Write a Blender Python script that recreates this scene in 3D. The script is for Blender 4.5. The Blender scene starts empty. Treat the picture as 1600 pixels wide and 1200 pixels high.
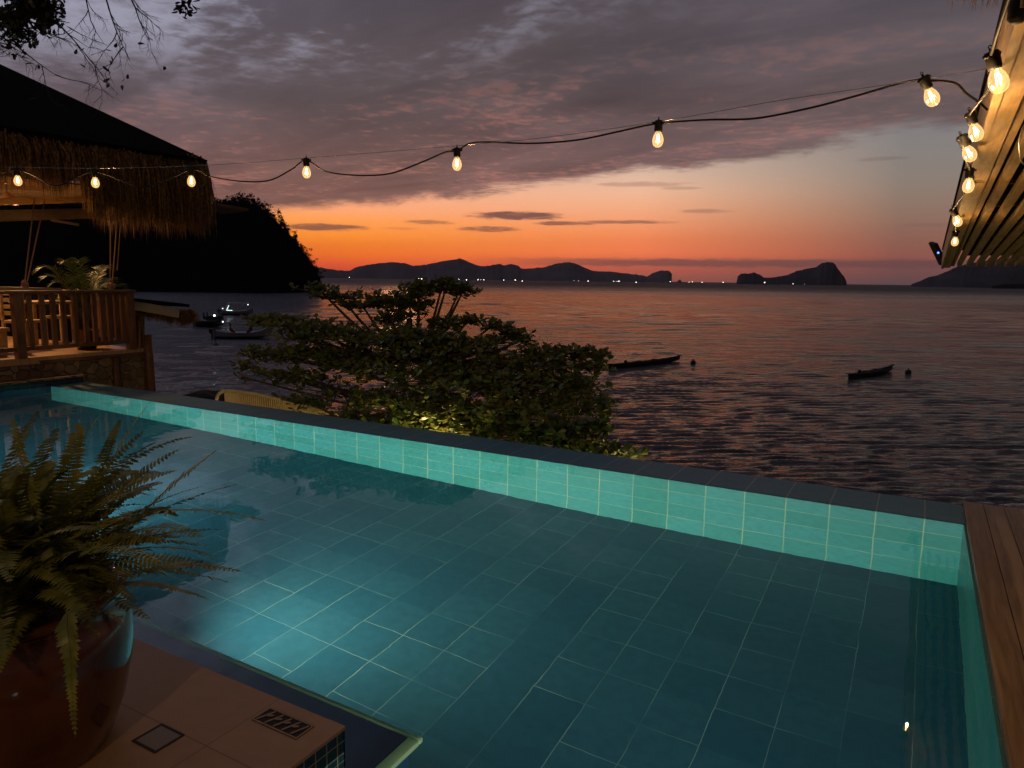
import bpy, math, random
import numpy as np
from mathutils import Vector, Matrix
random.seed(7); rng = np.random.default_rng(7)
R = math.radians; PI = math.pi
scene = bpy.context.scene
COL = scene.collection

# ------------------------------------------------------------------ camera
F = 1125.0; YAW, PITCH, ROLL = R(29.5), R(8.3), R(0.78); EYE = 1.6
fw = Vector((-math.sin(YAW)*math.cos(PITCH), math.cos(YAW)*math.cos(PITCH), -math.sin(PITCH)))
r0 = Vector((math.cos(YAW), math.sin(YAW), 0)); u0 = r0.cross(fw)
rt = r0*math.cos(ROLL)+u0*math.sin(ROLL); up = -r0*math.sin(ROLL)+u0*math.cos(ROLL)
CAM = Vector((0, 0, EYE))
cd = bpy.data.cameras.new('camera'); cam = bpy.data.objects.new('camera', cd); COL.objects.link(cam)
cam.matrix_world = Matrix(((rt.x, up.x, -fw.x, 0), (rt.y, up.y, -fw.y, 0), (rt.z, up.z, -fw.z, EYE), (0, 0, 0, 1)))
cd.sensor_fit = 'HORIZONTAL'; cd.sensor_width = 36; cd.lens = F/1600*36; cd.clip_end = 30000; cd.clip_start = 0.05
scene.camera = cam
def ray(px, py): return (fw*F + rt*(px-800) - up*(py-600)).normalized()
def atd(px, py, D):
    d = ray(px, py); return CAM + d*(D/d.dot(fw))
def onz(px, py, z):
    d = ray(px, py); return CAM + d*((z-EYE)/d.z)
def onx(px, py, x):
    d = ray(px, py); return CAM + d*(x/d.x)
def ony(px, py, y):
    d = ray(px, py); return CAM + d*(y/d.y)
FH = Vector((-math.sin(YAW), math.cos(YAW), 0))       # horizontal forward
def azel(px, py):
    d = ray(px, py); return math.degrees(math.atan2(d.dot(r0), d.dot(FH))), math.degrees(math.asin(d.z))
SEA = -4.4

# ------------------------------------------------------------------ helpers
class MB:
    def __init__(s): s.v = []; s.f = []; s.m = []
    def add(s, vs, fs, mi=0):
        o = len(s.v); s.v += [tuple(v) for v in vs]; s.f += [tuple(i+o for i in f) for f in fs]; s.m += [mi]*len(fs)
    def box(s, a, b, mi=0):
        x0, y0, z0 = a; x1, y1, z1 = b
        s.add([(x0,y0,z0),(x1,y0,z0),(x1,y1,z0),(x0,y1,z0),(x0,y0,z1),(x1,y0,z1),(x1,y1,z1),(x0,y1,z1)],
              [(0,3,2,1),(4,5,6,7),(0,1,5,4),(1,2,6,5),(2,3,7,6),(3,0,4,7)], mi)
    def beam(s, a, b, w, h, mi=0, upv=(0,0,1)):      # rectangular bar from a to b
        a, b = Vector(a), Vector(b); t = (b-a).normalized(); u = Vector(upv)
        sd = t.cross(u)
        if sd.length < 1e-4: sd = t.cross(Vector((1,0,0)))
        sd.normalize(); n = sd.cross(t).normalized()
        vs = []
        for p in (a, b):
            for k, l in ((-1,-1),(1,-1),(1,1),(-1,1)): vs.append(p+sd*(k*w/2)+n*(l*h/2))
        s.add(vs, [(0,1,2,3),(7,6,5,4),(0,4,5,1),(1,5,6,2),(2,6,7,3),(3,7,4,0)], mi)
    def tube(s, pts, rad, n=6, mi=0, cap=True):
        pts = [Vector(p) for p in pts]; k = len(pts)
        rs = rad if isinstance(rad, (list, tuple)) else [rad]*k
        vs = []; ref = None
        for i, p in enumerate(pts):
            t = (pts[min(i+1, k-1)]-pts[max(i-1, 0)])
            t = t.normalized() if t.length > 1e-9 else Vector((0,0,1))
            if ref is None: ref = Vector((0,0,1)) if abs(t.z) < .9 else Vector((1,0,0))
            a = t.cross(ref).normalized(); b = a.cross(t).normalized(); ref = b
            for j in range(n):
                th = 2*PI*j/n; vs.append(p + a*(math.cos(th)*rs[i]) + b*(math.sin(th)*rs[i]))
        fs = [(i*n+j, i*n+(j+1) % n, (i+1)*n+(j+1) % n, (i+1)*n+j) for i in range(k-1) for j in range(n)]
        if cap: fs += [tuple(range(n))[::-1], tuple((k-1)*n+j for j in range(n))]
        s.add(vs, fs, mi)
    def lathe(s, prof, c=(0,0,0), n=24, mi=0, axis=None):
        c = Vector(c); k = len(prof); vs = []
        q = Vector((0,0,1)).rotation_difference(Vector(axis)) if axis is not None else None
        for r_, z in prof:
            for j in range(n):
                th = 2*PI*j/n; p = Vector((r_*math.cos(th), r_*math.sin(th), z))
                if q: p = q @ p
                vs.append(p+c)
        fs = [(i*n+j, i*n+(j+1) % n, (i+1)*n+(j+1) % n, (i+1)*n+j) for i in range(k-1) for j in range(n)]
        s.add(vs, fs, mi)
    def sphere(s, c, r_, n=12, k=8, sc=(1,1,1), mi=0):
        vs = []; c = Vector(c)
        for i in range(k+1):
            ph = PI*i/k
            for j in range(n):
                th = 2*PI*j/n
                vs.append(c+Vector((math.sin(ph)*math.cos(th)*r_*sc[0], math.sin(ph)*math.sin(th)*r_*sc[1], math.cos(ph)*r_*sc[2])))
        s.add(vs, [(i*n+j, (i+1)*n+j, (i+1)*n+(j+1) % n, i*n+(j+1) % n) for i in range(k) for j in range(n)], mi)
    def build(s, name, mat, parent=None, smooth=False, loc=None):
        me = bpy.data.meshes.new(name); me.from_pydata(s.v, [], s.f)
        mats = mat if isinstance(mat, (list, tuple)) else [mat]
        for m_ in mats: me.materials.append(m_)
        if len(mats) > 1: me.polygons.foreach_set('material_index', s.m)
        if smooth: me.polygons.foreach_set('use_smooth', [True]*len(me.polygons))
        me.validate(); me.update()
        o = bpy.data.objects.new(name, me); COL.objects.link(o)
        if parent is not None: o.parent = parent
        if loc is not None: o.location = loc
        return o
def tag(o, label=None, cat=None, group=None, kind=None):
    if label: o['label'] = label
    if cat: o['category'] = cat
    if group: o['group'] = group
    if kind: o['kind'] = kind
    return o
def thing(name, label, cat, group=None, loc=(0,0,0)):
    o = bpy.data.objects.new(name, None); COL.objects.link(o); o.location = loc; o.empty_display_size = .1
    return tag(o, label, cat, group)
def dup(root, loc=None, rz=None, scale=None, label=None):
    r = root.copy(); COL.objects.link(r)
    if loc is not None: r.location = loc
    if rz is not None: r.rotation_euler = (0, 0, rz)
    if scale is not None: r.scale = (scale,)*3 if not isinstance(scale, (tuple, list)) else scale
    if label: r['label'] = label
    for ch in list(root.children):
        c = ch.copy(); COL.objects.link(c); c.parent = r
        for g in list(ch.children):
            d = g.copy(); COL.objects.link(d); d.parent = c
    return r
def bevel(o, w, seg=2):
    m = o.modifiers.new('bevel', 'BEVEL'); m.width = w; m.segments = seg; m.limit_method = 'ANGLE'; return o

# ------------------------------------------------------------------ node helpers
class NT:
    def __init__(s, nt): s.nt = nt; s.L = nt.links
    def node(s, t, **kw):
        n = s.nt.nodes.new(t)
        for k, v in kw.items(): setattr(n, k, v)
        return n
    def put(s, sock, v):
        if isinstance(v, bpy.types.NodeSocket): s.L.new(v, sock)
        elif v is not None: sock.default_value = v
    def m(s, op, a, b=None, c=None, clamp=False):
        n = s.node('ShaderNodeMath', operation=op, use_clamp=clamp)
        s.put(n.inputs[0], a)
        if b is not None: s.put(n.inputs[1], b)
        if c is not None: s.put(n.inputs[2], c)
        return n.outputs[0]
    def mr(s, v, a, b, c=0., d=1., smooth=True):
        n = s.node('ShaderNodeMapRange', interpolation_type='SMOOTHSTEP' if smooth else 'LINEAR')
        for i, x in enumerate((v, a, b, c, d)): s.put(n.inputs[i], x)
        return n.outputs[0]
    def mix(s, f, a, b, blend='MIX'):
        n = s.node('ShaderNodeMix', data_type='RGBA', blend_type=blend)
        s.put(n.inputs[0], f); s.put(n.inputs[6], col(a)); s.put(n.inputs[7], col(b)); return n.outputs[2]
    def noise(s, vec, scale, detail=4, rough=.55, dist=0.):
        n = s.node('ShaderNodeTexNoise'); s.put(n.inputs['Vector'], vec)
        n.inputs['Scale'].default_value = scale; n.inputs['Detail'].default_value = detail
        n.inputs['Roughness'].default_value = rough; n.inputs['Distortion'].default_value = dist
        return n.outputs['Fac']
    def ramp(s, v, stops, interp='LINEAR'):
        n = s.node('ShaderNodeValToRGB'); n.color_ramp.interpolation = interp; e = n.color_ramp.elements
        while len(e) > 1: e.remove(e[-1])
        for i, (p, c) in enumerate(stops):
            el = e[0] if i == 0 else e.new(p)
            el.position = p; el.color = col(c)
        s.put(n.inputs[0], v); return n.outputs[0]
    def xyz(s, x, y, z):
        n = s.node('ShaderNodeCombineXYZ'); s.put(n.inputs[0], x); s.put(n.inputs[1], y); s.put(n.inputs[2], z); return n.outputs[0]
    def sep(s, v):
        n = s.node('ShaderNodeSeparateXYZ'); s.put(n.inputs[0], v); return n.outputs
    def vscale(s, v, sc):
        n = s.node('ShaderNodeVectorMath', operation='MULTIPLY'); s.put(n.inputs[0], v); n.inputs[1].default_value = sc; return n.outputs[0]
    def bump(s, h, strength=.3, dist=.01):
        n = s.node('ShaderNodeBump'); s.put(n.inputs['Height'], h); n.inputs['Strength'].default_value = strength
        n.inputs['Distance'].default_value = dist; return n.outputs[0]
def col(c):
    if isinstance(c, (tuple, list)): return tuple(c)+(1.,) if len(c) == 3 else tuple(c)
    if isinstance(c, (int, float)): return (c, c, c, 1.)
    return c
def s2l(*c): return tuple((x/255/12.92 if x/255 <= .04045 else ((x/255+.055)/1.055)**2.4) for x in c)
def mat(name, base=(.5,.5,.5), rough=.6, metal=0., **kw):
    m = bpy.data.materials.new(name); m.use_nodes = True; N = NT(m.node_tree); N.nt.nodes.clear()
    out = N.node('ShaderNodeOutputMaterial'); b = N.node('ShaderNodeBsdfPrincipled')
    N.L.new(b.outputs[0], out.inputs[0])
    b.inputs['Base Color'].default_value = col(base); b.inputs['Roughness'].default_value = rough; b.inputs['Metallic'].default_value = metal
    for k, v in kw.items(): b.inputs[k.replace('_', ' ')].default_value = v
    return m, N, b, out
def pos(N): return N.node('ShaderNodeNewGeometry').outputs['Position']
def objc(N): return N.node('ShaderNodeTexCoord').outputs['Object']

def noisy(name, c1, c2, scale=8, rough=.6, bumps=.3, bd=.01, stretch=(1,1,1), detail=6, **kw):
    m, N, b, o = mat(name, c1, rough, **kw)
    v = N.vscale(pos(N), stretch); n = N.noise(v, scale, detail, .6)
    N.put(b.inputs['Base Color'], N.mix(N.mr(n, .3, .7), c1, c2))
    N.put(b.inputs['Normal'], N.bump(n, bumps, bd))
    return m
def emis(name, c, s, sample=True):
    m = bpy.data.materials.new(name); m.use_nodes = True; N = NT(m.node_tree); N.nt.nodes.clear()
    out = N.node('ShaderNodeOutputMaterial'); e = N.node('ShaderNodeEmission'); e.inputs[0].default_value = col(c); e.inputs[1].default_value = s
    N.L.new(e.outputs[0], out.inputs[0])
    if not sample: m.cycles.emission_sampling = 'NONE'
    return m

M = {}
M['black'] = mat('black_rubber', (.010,.009,.009), .6, Specular_IOR_Level=.2)[0]
M['wood_dark'] = noisy('dark_wood', (.10,.045,.02), (.17,.08,.035), 6, .55, .3, .004, (1, 1, 8))
M['wood_rail'] = noisy('railing_wood', (.11,.045,.02), (.20,.085,.035), 5, .5, .3, .004, (6, 6, 1))
M['wood_pale'] = noisy('pale_timber', (.38,.26,.13), (.58,.42,.23), 5, .6, .3, .004, (8, 1, 8))
M['roof_black'] = noisy('roof_sheet', (.004,.0035,.003), (.007,.006,.005), 3, .9, .2, .01, Specular_IOR_Level=.05)
M['rope'] = noisy('hemp_rope', (.30,.17,.11), (.45,.28,.18), 60, .9)
M['rock'] = noisy('shore_rock', (.010,.010,.010), (.022,.020,.018), 1.5, .95, .8, .1)
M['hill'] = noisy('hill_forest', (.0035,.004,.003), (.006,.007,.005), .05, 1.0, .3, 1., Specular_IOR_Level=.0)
M['island'] = noisy('far_island_slopes', (.20,.17,.17), (.28,.24,.24), .01, 1.0, .3, 3., Specular_IOR_Level=.0)  # pale base, distance haze is put into the colour
M['isle2'] = noisy('near_island_slopes', (.10,.09,.095), (.15,.135,.14), .02, 1.0, .3, 3., Specular_IOR_Level=.0)  # less pale than the far slopes, thinner haze put into the colour
M['bark'] = noisy('bark', (.05,.032,.02), (.11,.07,.045), 12, .8, .5, .01, (1, 1, .3))
M['hull_white'] = mat('hull_paint', (.40,.38,.38), .4)[0]
M['hull_dark'] = noisy('hull_weathered', (.025,.02,.018), (.05,.04,.035), 3, .6)
M['metal'] = mat('galvanised_steel', (.35,.34,.33), .35, .9)[0]
M['cream'] = noisy('cream_rattan', (.66,.50,.27), (.80,.63,.36), 25, .55)
M['terr'] = noisy('ground_soil', (.018,.016,.012), (.035,.028,.02), 1.2, .95, .6, .1)

# leaves
def leafmat(name, c1, c2, scale=9, rough=.45, transl=.3):
    m, N, b, out = mat(name, c1, rough)
    n = N.noise(pos(N), scale, 2); c = N.mix(N.mr(n, .35, .65), c1, c2)
    N.put(b.inputs['Base Color'], c)
    t = N.node('ShaderNodeBsdfTranslucent'); N.put(t.inputs[0], c)
    mx = N.node('ShaderNodeMixShader'); mx.inputs[0].default_value = transl
    N.L.new(b.outputs[0], mx.inputs[1]); N.L.new(t.outputs[0], mx.inputs[2]); N.L.new(mx.outputs[0], out.inputs[0])
    return m
M['leaf'] = leafmat('almond_leaf', (.07,.11,.022), (.20,.215,.045), 7)
M['straw'] = leafmat('thatch_straw', (.18,.10,.04), (.42,.26,.10), 22, .8, .45)
M['fern'] = leafmat('fern_frond', (.115,.14,.026), (.26,.265,.055), 14)
M['palm'] = leafmat('palm_frond', (.035,.075,.010), (.08,.12,.02), 9)
M['twig'] = mat('twig_bark', (.02,.014,.012), .9)[0]
M['silleaf'] = leafmat('overhang_leaf', (.012,.014,.010), (.025,.024,.016), 4)

# ---- pool tiles: TS grid on two world axes
TS = .302
def tilemat(name, ax, base, var, grout, off=(0, 0), skip=0., rough=.35, gw=.008, gfade=.5, sizes=(TS, TS)):
    m, N, b, out = mat(name, base, rough)
    p = N.sep(pos(N)); u, v = p['XYZ'.index(ax[0])], p['XYZ'.index(ax[1])]
    uu = N.m('DIVIDE', N.m('ADD', u, off[0]), sizes[0]); vv = N.m('DIVIDE', N.m('ADD', v, off[1]), sizes[1])
    def line(q, s_):
        fr = N.m('FRACT', q); d = N.m('MINIMUM', fr, N.m('SUBTRACT', 1., fr))
        return N.m('SUBTRACT', 1., N.mr(d, gw*.35/s_, gw*.5/s_))
    lu, lv = line(uu, sizes[0]), line(vv, sizes[1])
    w = N.node('ShaderNodeTexWhiteNoise', noise_dimensions='2D')
    N.put(w.inputs['Vector'], N.xyz(N.m('FLOOR', uu), N.m('ROUND', vv), 0)); keep = N.m('GREATER_THAN', w.outputs[0], skip)
    lv = N.m('MULTIPLY', lv, keep)
    wb = N.noise(pos(N), 1.7, 2); vis = N.mr(wb, .3, .68, 1-gfade, 1.)
    lines = N.m('MULTIPLY', N.m('MAXIMUM', lu, lv), vis, clamp=True)
    w2 = N.node('ShaderNodeTexWhiteNoise', noise_dimensions='2D')
    N.put(w2.inputs['Vector'], N.xyz(N.m('FLOOR', uu), N.m('FLOOR', vv), 3))
    fine = N.noise(N.vscale(pos(N), (1, 1, 1)), 14, 5, .65)
    c = N.mix(N.mr(w2.outputs[0], 0, 1, 0, 1.3, False), base, var)
    c = N.mix(N.mr(fine, .3, .75, 0, .35), c, tuple(x*.6 for x in base))
    lines = N.m('MULTIPLY', lines, .8)
    N.put(b.inputs['Base Color'], N.mix(lines, c, grout))
    N.put(b.inputs['Normal'], N.bump(N.m('ADD', N.m('MULTIPLY', lines, -1.), N.m('MULTIPLY', fine, .15)), .3, .003))
    return m
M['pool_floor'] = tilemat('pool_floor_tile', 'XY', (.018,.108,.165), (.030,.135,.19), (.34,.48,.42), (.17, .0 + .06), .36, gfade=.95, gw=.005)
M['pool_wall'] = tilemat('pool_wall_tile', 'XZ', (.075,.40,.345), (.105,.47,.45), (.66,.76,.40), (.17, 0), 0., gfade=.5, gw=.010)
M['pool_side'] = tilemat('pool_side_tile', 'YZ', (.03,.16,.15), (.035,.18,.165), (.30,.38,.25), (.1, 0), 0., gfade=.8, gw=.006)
M['coping'] = tilemat('coping_slate_tile', 'XY', (.075,.20,.27), (.09,.22,.29), (.28,.36,.38), (.17, 9.), 1., rough=.6, gw=.011, gfade=.1, sizes=(TS, 40.))
M['mosaic'] = tilemat('mosaic_yz', 'YZ', (.008,.020,.035), (.014,.035,.06), (.30,.27,.20), (0, .01), 0., rough=.15, gw=.005, gfade=.2, sizes=(.05, .05))
M['mosaic_big'] = tilemat('mosaic_left', 'YZ', (.010,.035,.06), (.02,.06,.10), (.06,.10,.12), (0, .01), 0., rough=.2, gw=.008, gfade=.4, sizes=(.1, .05))
M['step'] = tilemat('step_tile', 'XY', (.012,.05,.12), (.016,.06,.15), (.05,.12,.16), (.1, .06), .2, gw=.006, gfade=.6)
M['nosing'] = leafmat('pale_nosing', (.72,.84,.66), (.78,.86,.64), 10, .3, .6)
M['deck'] = tilemat('deck_stone', 'XY', (.24,.150,.090), (.27,.170,.105), (.09,.05,.035), (1.90, -1.38), .0, rough=.6, gw=.005, gfade=.4, sizes=(.9, .9))

# water of the pool
def water_pool():
    m = bpy.data.materials.new('pool_water'); m.use_nodes = True; N = NT(m.node_tree); N.nt.nodes.clear()
    out = N.node('ShaderNodeOutputMaterial'); g = N.node('ShaderNodeBsdfGlass'); g.inputs['IOR'].default_value = 1.333; g.inputs['Roughness'].default_value = 0.
    g.inputs['Color'].default_value = (.93,1,1,1)
    n = N.m('ADD', N.noise(pos(N), 2.2, 2, .4), N.m('MULTIPLY', N.noise(pos(N), 7, 2, .5), .25))
    N.put(g.inputs['Normal'], N.bump(n, .08, .03)); N.L.new(g.outputs[0], out.inputs[0]); return m
M['water'] = water_pool()

def sea_mat():
    m, N, b, out = mat('sea_water', (.030,.032,.040), .10); b.inputs['IOR'].default_value = 1.42; b.inputs['Specular Tint'].default_value = (.82,.95,1,1)
    p = N.vscale(pos(N), (1, 1, 0))
    rot = N.node('ShaderNodeVectorRotate', rotation_type='Z_AXIS'); N.put(rot.inputs['Vector'], p); rot.inputs['Angle'].default_value = -YAW - R(4)
    q = N.vscale(rot.outputs[0], (.33, 1, 1))
    h = N.m('ADD', N.m('MULTIPLY', N.noise(q, 2.8, 5, .68, .3), 1.5), N.m('MULTIPLY', N.noise(q, .7, 4, .6, .2), 1.2))
    dist = N.node('ShaderNodeVectorMath', operation='LENGTH'); N.put(dist.inputs[0], p); dist = dist.outputs['Value']
    h = N.m('ADD', h, N.m('MULTIPLY', N.noise(q, .22, 6, .72, .3), N.mr(dist, 25, 140, .6, 8)))
    h = N.m('ADD', h, N.m('MULTIPLY', N.noise(q, .05, 5, .7, .3), N.mr(dist, 120, 700, 0, 60)))
    N.put(b.inputs['Normal'], N.bump(h, 1.0, .16))
    big = N.noise(N.vscale(rot.outputs[0], (.25, 1, 1)), .018, 3, .5)
    N.put(b.inputs['Roughness'], N.m('ADD', N.mr(big, .35, .65, .04, .11), N.mr(dist, 80, 900, .02, .42)))
    return m
M['sea'] = sea_mat()

def stone_mat():
    m, N, b, out = mat('rubble_stone', (.3,.2,.12), .8)
    v = N.node('ShaderNodeTexVoronoi', feature='DISTANCE_TO_EDGE'); dv_ = N.node('ShaderNodeVectorMath', operation='ADD'); N.put(dv_.inputs[0], pos(N)); nn_ = N.node('ShaderNodeTexNoise'); nn_.inputs['Scale'].default_value = 5; N.put(nn_.inputs['Vector'], pos(N)); N.put(dv_.inputs[1], N.vscale(nn_.outputs['Color'], (.12,.12,.12))); N.put(v.inputs['Vector'], dv_.outputs[0]); v.inputs['Scale'].default_value = 7
    v2 = N.node('ShaderNodeTexVoronoi'); N.put(v2.inputs['Vector'], dv_.outputs[0]); v2.inputs['Scale'].default_value = 7
    e = N.mr(v.outputs['Distance'], .0, .06); n = N.noise(pos(N), 30, 5)
    sp = N.sep(v2.outputs['Color'])[0]
    c = N.mix(sp, (.13,.085,.05), (.34,.24,.15)); c = N.mix(N.mr(n, .3, .7, 0, .4), c, (.10,.065,.04))
    N.put(b.inputs['Base Color'], N.mix(e, (.08,.052,.032), c))
    N.put(b.inputs['Normal'], N.bump(N.m('ADD', e, N.m('MULTIPLY', n, .3)), .8, .03)); return m
M['stone'] = stone_mat()

def plank_mat():
    m, N, b, out = mat('varnished_board', (.16,.065,.025), .38)
    p = pos(N); g = N.noise(N.vscale(p, (14, .9, 14)), 3, 6, .6, .6); k = N.noise(N.vscale(p, (9, .5, 9)), 1.2, 2)
    c = N.mix(N.mr(g, .3, .7), (.14,.08,.032), (.25,.155,.07)); c = N.mix(N.mr(k, .48, .6, 0, .6), c, (.42,.28,.14))
    N.put(b.inputs['Base Color'], c); N.put(b.inputs['Normal'], N.bump(g, .25, .003)); return m
M['plank'] = plank_mat()
def clay_mat():
    m, N, b, out = mat('glazed_clay', (.16,.035,.012), .16); b.inputs['Coat Weight'].default_value = .4
    n = N.noise(pos(N), 5, 5); N.put(b.inputs['Base Color'], N.mix(N.mr(n, .3, .7), (.05,.014,.006), (.10,.034,.013))); N.put(b.inputs['Normal'], N.bump(n, .15, .01)); return m
M['clay'] = clay_mat()
M['soil'] = noisy('potting_soil', (.02,.014,.01), (.05,.035,.02), 40, .95, .8, .02)

def glass_bulb():
    m = bpy.data.materials.new('bulb_glass'); m.use_nodes = True; N = NT(m.node_tree); N.nt.nodes.clear()
    out = N.node('ShaderNodeOutputMaterial'); t = N.node('ShaderNodeBsdfTransparent'); t.inputs[0].default_value = (1,.93,.75,1)
    g = N.node('ShaderNodeBsdfGlossy'); g.inputs['Roughness'].default_value = .05
    e = N.node('ShaderNodeEmission'); e.inputs[0].default_value = (1,.64,.26,1)
    # the coated glass itself glows, strongest where looked through edge-on
    lw = N.node('ShaderNodeLayerWeight'); lw.inputs[0].default_value = .35
    N.put(e.inputs[1], N.mr(lw.outputs['Facing'], 0, 1, .42, .85, False))
    mx = N.node('ShaderNodeMixShader'); N.put(mx.inputs[0], N.mr(lw.outputs['Fresnel'], 0, 1, .03, .35, False))
    N.L.new(t.outputs[0], mx.inputs[1]); N.L.new(g.outputs[0], mx.inputs[2])
    ad = N.node('ShaderNodeAddShader'); N.L.new(mx.outputs[0], ad.inputs[0]); N.L.new(e.outputs[0], ad.inputs[1])
    N.L.new(ad.outputs[0], out.inputs[0]); m.cycles.emission_sampling = 'NONE'; return m
M['bulb'] = glass_bulb()
M['filament'] = emis('lit_filament', (1,.60,.22), 45)
M['far_lamp'] = emis('far_boat_lamp', (1,.88,.75), 18, False)
M['cool_lamp'] = emis('boat_lamp', (.85,.93,1), 6, False)

# ------------------------------------------------------------------ world
wd = bpy.data.worlds.new('World'); scene.world = wd; wd.use_nodes = True
N = NT(wd.node_tree); N.nt.nodes.clear()
out = N.node('ShaderNodeOutputWorld'); bg = N.node('ShaderNodeBackground'); N.L.new(bg.outputs[0], out.inputs[0])
d = N.node('ShaderNodeTexCoord').outputs['Generated']
X, Y, Z = N.sep(d)
xr = N.m('ADD', N.m('MULTIPLY', X, r0.x), N.m('MULTIPLY', Y, r0.y)); yr = N.m('ADD', N.m('MULTIPLY', X, FH.x), N.m('MULTIPLY', Y, FH.y))
AZ = N.m('MULTIPLY', N.m('ARCTAN2', xr, yr), 180/PI)
EL = N.m('MULTIPLY', N.m('ARCSINE', Z), 180/PI)
AZN = N.m('DIVIDE', N.m('ADD', AZ, 60.), 120.)          # az -60..60 -> 0..1
def ramp_px(px, stops):                                # vertical colour samples of the clear sky at one bearing
    return N.ramp(N.m('DIVIDE', EL, 30.), sorted([(max(0., azel(px, y)[1]/30), s2l(*c)) for y, c in stops]))
cA = ramp_px(560, [(430,(190,62,50)), (415,(228,84,48)), (395,(250,116,30)), (370,(250,138,44)), (345,(240,146,76)), (325,(232,150,110)), (250,(190,150,140)), (100,(150,140,150))])
cB = ramp_px(1000, [(438,(150,82,74)), (415,(190,90,72)), (395,(240,118,76)), (370,(238,130,84)), (340,(226,146,108)), (300,(214,160,134)), (270,(200,164,146)), (150,(160,150,150))])
cC = ramp_px(1400, [(445,(98,72,74)), (418,(124,78,74)), (400,(150,88,76)), (370,(150,102,88)), (330,(144,114,100)), (280,(138,124,116)), (220,(132,127,126)), (100,(125,122,130))])
cD = N.ramp(N.m('DIVIDE', EL, 30.), [(0,(.05,.045,.06)), (1,(.06,.06,.09))])
azA, azB, azC = azel(560,400)[0], azel(1000,400)[0], azel(1400,400)[0]
clear = N.mix(N.mr(AZ, azA, azB, smooth=False), cA, cB)
clear = N.mix(1., clear, N.ramp(N.m('DIVIDE', EL, 12.), [(0,(1.12,1.1,1.0)), (.12,(1.2,1.2,1.1)), (.55,(1.3,1.35,1.3)), (1,(1.1,1.1,1.1))]), 'MULTIPLY')
clear = N.mix(N.mr(AZ, azB, azC, smooth=False), clear, cC)
clear = N.mix(N.mr(N.m('ABSOLUTE', N.m('ADD', AZ, 2.)), 42, 95), clear, cD)
clear = N.mix(1., clear, N.ramp(N.m('DIVIDE', EL, 12.), [(0,(1.25,1.28,1.27)), (.5,(1.22,1.25,1.22)), (1,(1.05,1.05,1.05))]), 'MULTIPLY')
# cloud deck coordinates on a flat layer
zc = N.m('MAXIMUM', Z, .05)
cp0 = N.xyz(N.m('DIVIDE', xr, zc), N.m('DIVIDE', yr, zc), 0)
rv = N.node('ShaderNodeVectorRotate', rotation_type='Z_AXIS'); N.put(rv.inputs['Vector'], cp0); rv.inputs['Angle'].default_value = R(49)
cp = N.vscale(rv.outputs[0], (.42, 1, 1))
dirv = N.xyz(N.m('MULTIPLY', AZ, .03), N.m('MULTIPLY', EL, .1), 0)
n_big = N.noise(cp, .62, 5, .6, .7); n_mid = N.noise(cp, 1.25, 6, .56, .8); n_fine = N.noise(cp0, 8., 5, .62, .35)
n_dir = N.noise(N.vscale(dirv, (1, 1, 1)), 3.2, 6, .62, .4)
bpts = [(-400,345),(300,335),(420,331),(560,327),(700,309),(850,291),(1000,272),(1200,243),(1400,213),(1600,188),(2200,120)]
bel = N.m('MULTIPLY', N.node('ShaderNodeSeparateColor').outputs[0], 1.)
sepc = bel.node.inputs[0].links[0].from_node
N.put(sepc.inputs[0], N.ramp(AZN, [((azel(x,y)[0]+60)/120, (azel(x,y)[1]/40,)*3) for x, y in bpts]))
bel = N.m('MULTIPLY', bel, 40.)
above = N.m('SUBTRACT', EL, bel)
jit = N.m('ADD', N.m('MULTIPLY', N.m('SUBTRACT', n_dir, .5), 3.6), N.m('MULTIPLY', N.m('SUBTRACT', n_fine, .5), .9))
deckmask = N.mr(N.m('ADD', above, jit), -.3, .65)
# deck colours
low = N.ramp(AZN, [(.2,s2l(120,86,84)), (.36,s2l(140,100,92)), (.5,s2l(124,94,92)), (.68,s2l(112,92,92)), (.8,s2l(110,98,98))])
mid = N.ramp(AZN, [(.2,s2l(92,82,90)), (.38,s2l(96,85,89)), (.5,s2l(90,80,84)), (.68,s2l(84,77,83)), (.8,s2l(84,78,84))])
hi = N.ramp(AZN, [(.2,s2l(108,112,134)), (.36,s2l(98,100,120)), (.47,s2l(80,78,92)), (.56,s2l(66,62,72)), (.68,s2l(58,54,60)), (.8,s2l(60,56,60))])
dk = N.mix(N.mr(above, 0, 9), low, mid); dk = N.mix(N.mr(above, 9, 22), dk, hi)
tex = N.m('ADD', N.m('MULTIPLY', n_mid, .33), N.m('MULTIPLY', n_big, .67))
dk = N.mix(1., dk, N.ramp(tex, [(.33,(.58,.59,.63)), (.5,(.95,.95,.96)), (.66,(1.42,1.38,1.38))]), 'MULTIPLY')
# pink underlit ripples low and to the left, pale gaps high and to the left
pk = N.m('MULTIPLY', N.mr(N.m('ADD', N.m('MULTIPLY', n_mid, .5), N.m('MULTIPLY', n_fine, .5)), .50, .64), N.mr(above, 11, 1))
pk = N.m('MULTIPLY', pk, N.mr(AZ, 34, -12, .25, 1.))
dk = N.mix(N.m('MULTIPLY', pk, .6), dk, s2l(206,132,114))
gp = N.m('MULTIPLY', N.mr(N.m('ADD', N.m('MULTIPLY', n_mid, .42), N.m('ADD', N.m('MULTIPLY', n_fine, .23), N.m('MULTIPLY', n_big, .35))), .48, .60), N.mr(above, 7, 13))
gp = N.m('MULTIPLY', gp, N.mr(AZ, 18, -18, .08, 1.))
dk = N.mix(N.m('MULTIPLY', gp, .85), dk, s2l(164,164,184))
sky = N.mix(deckmask, clear, dk)
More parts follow.
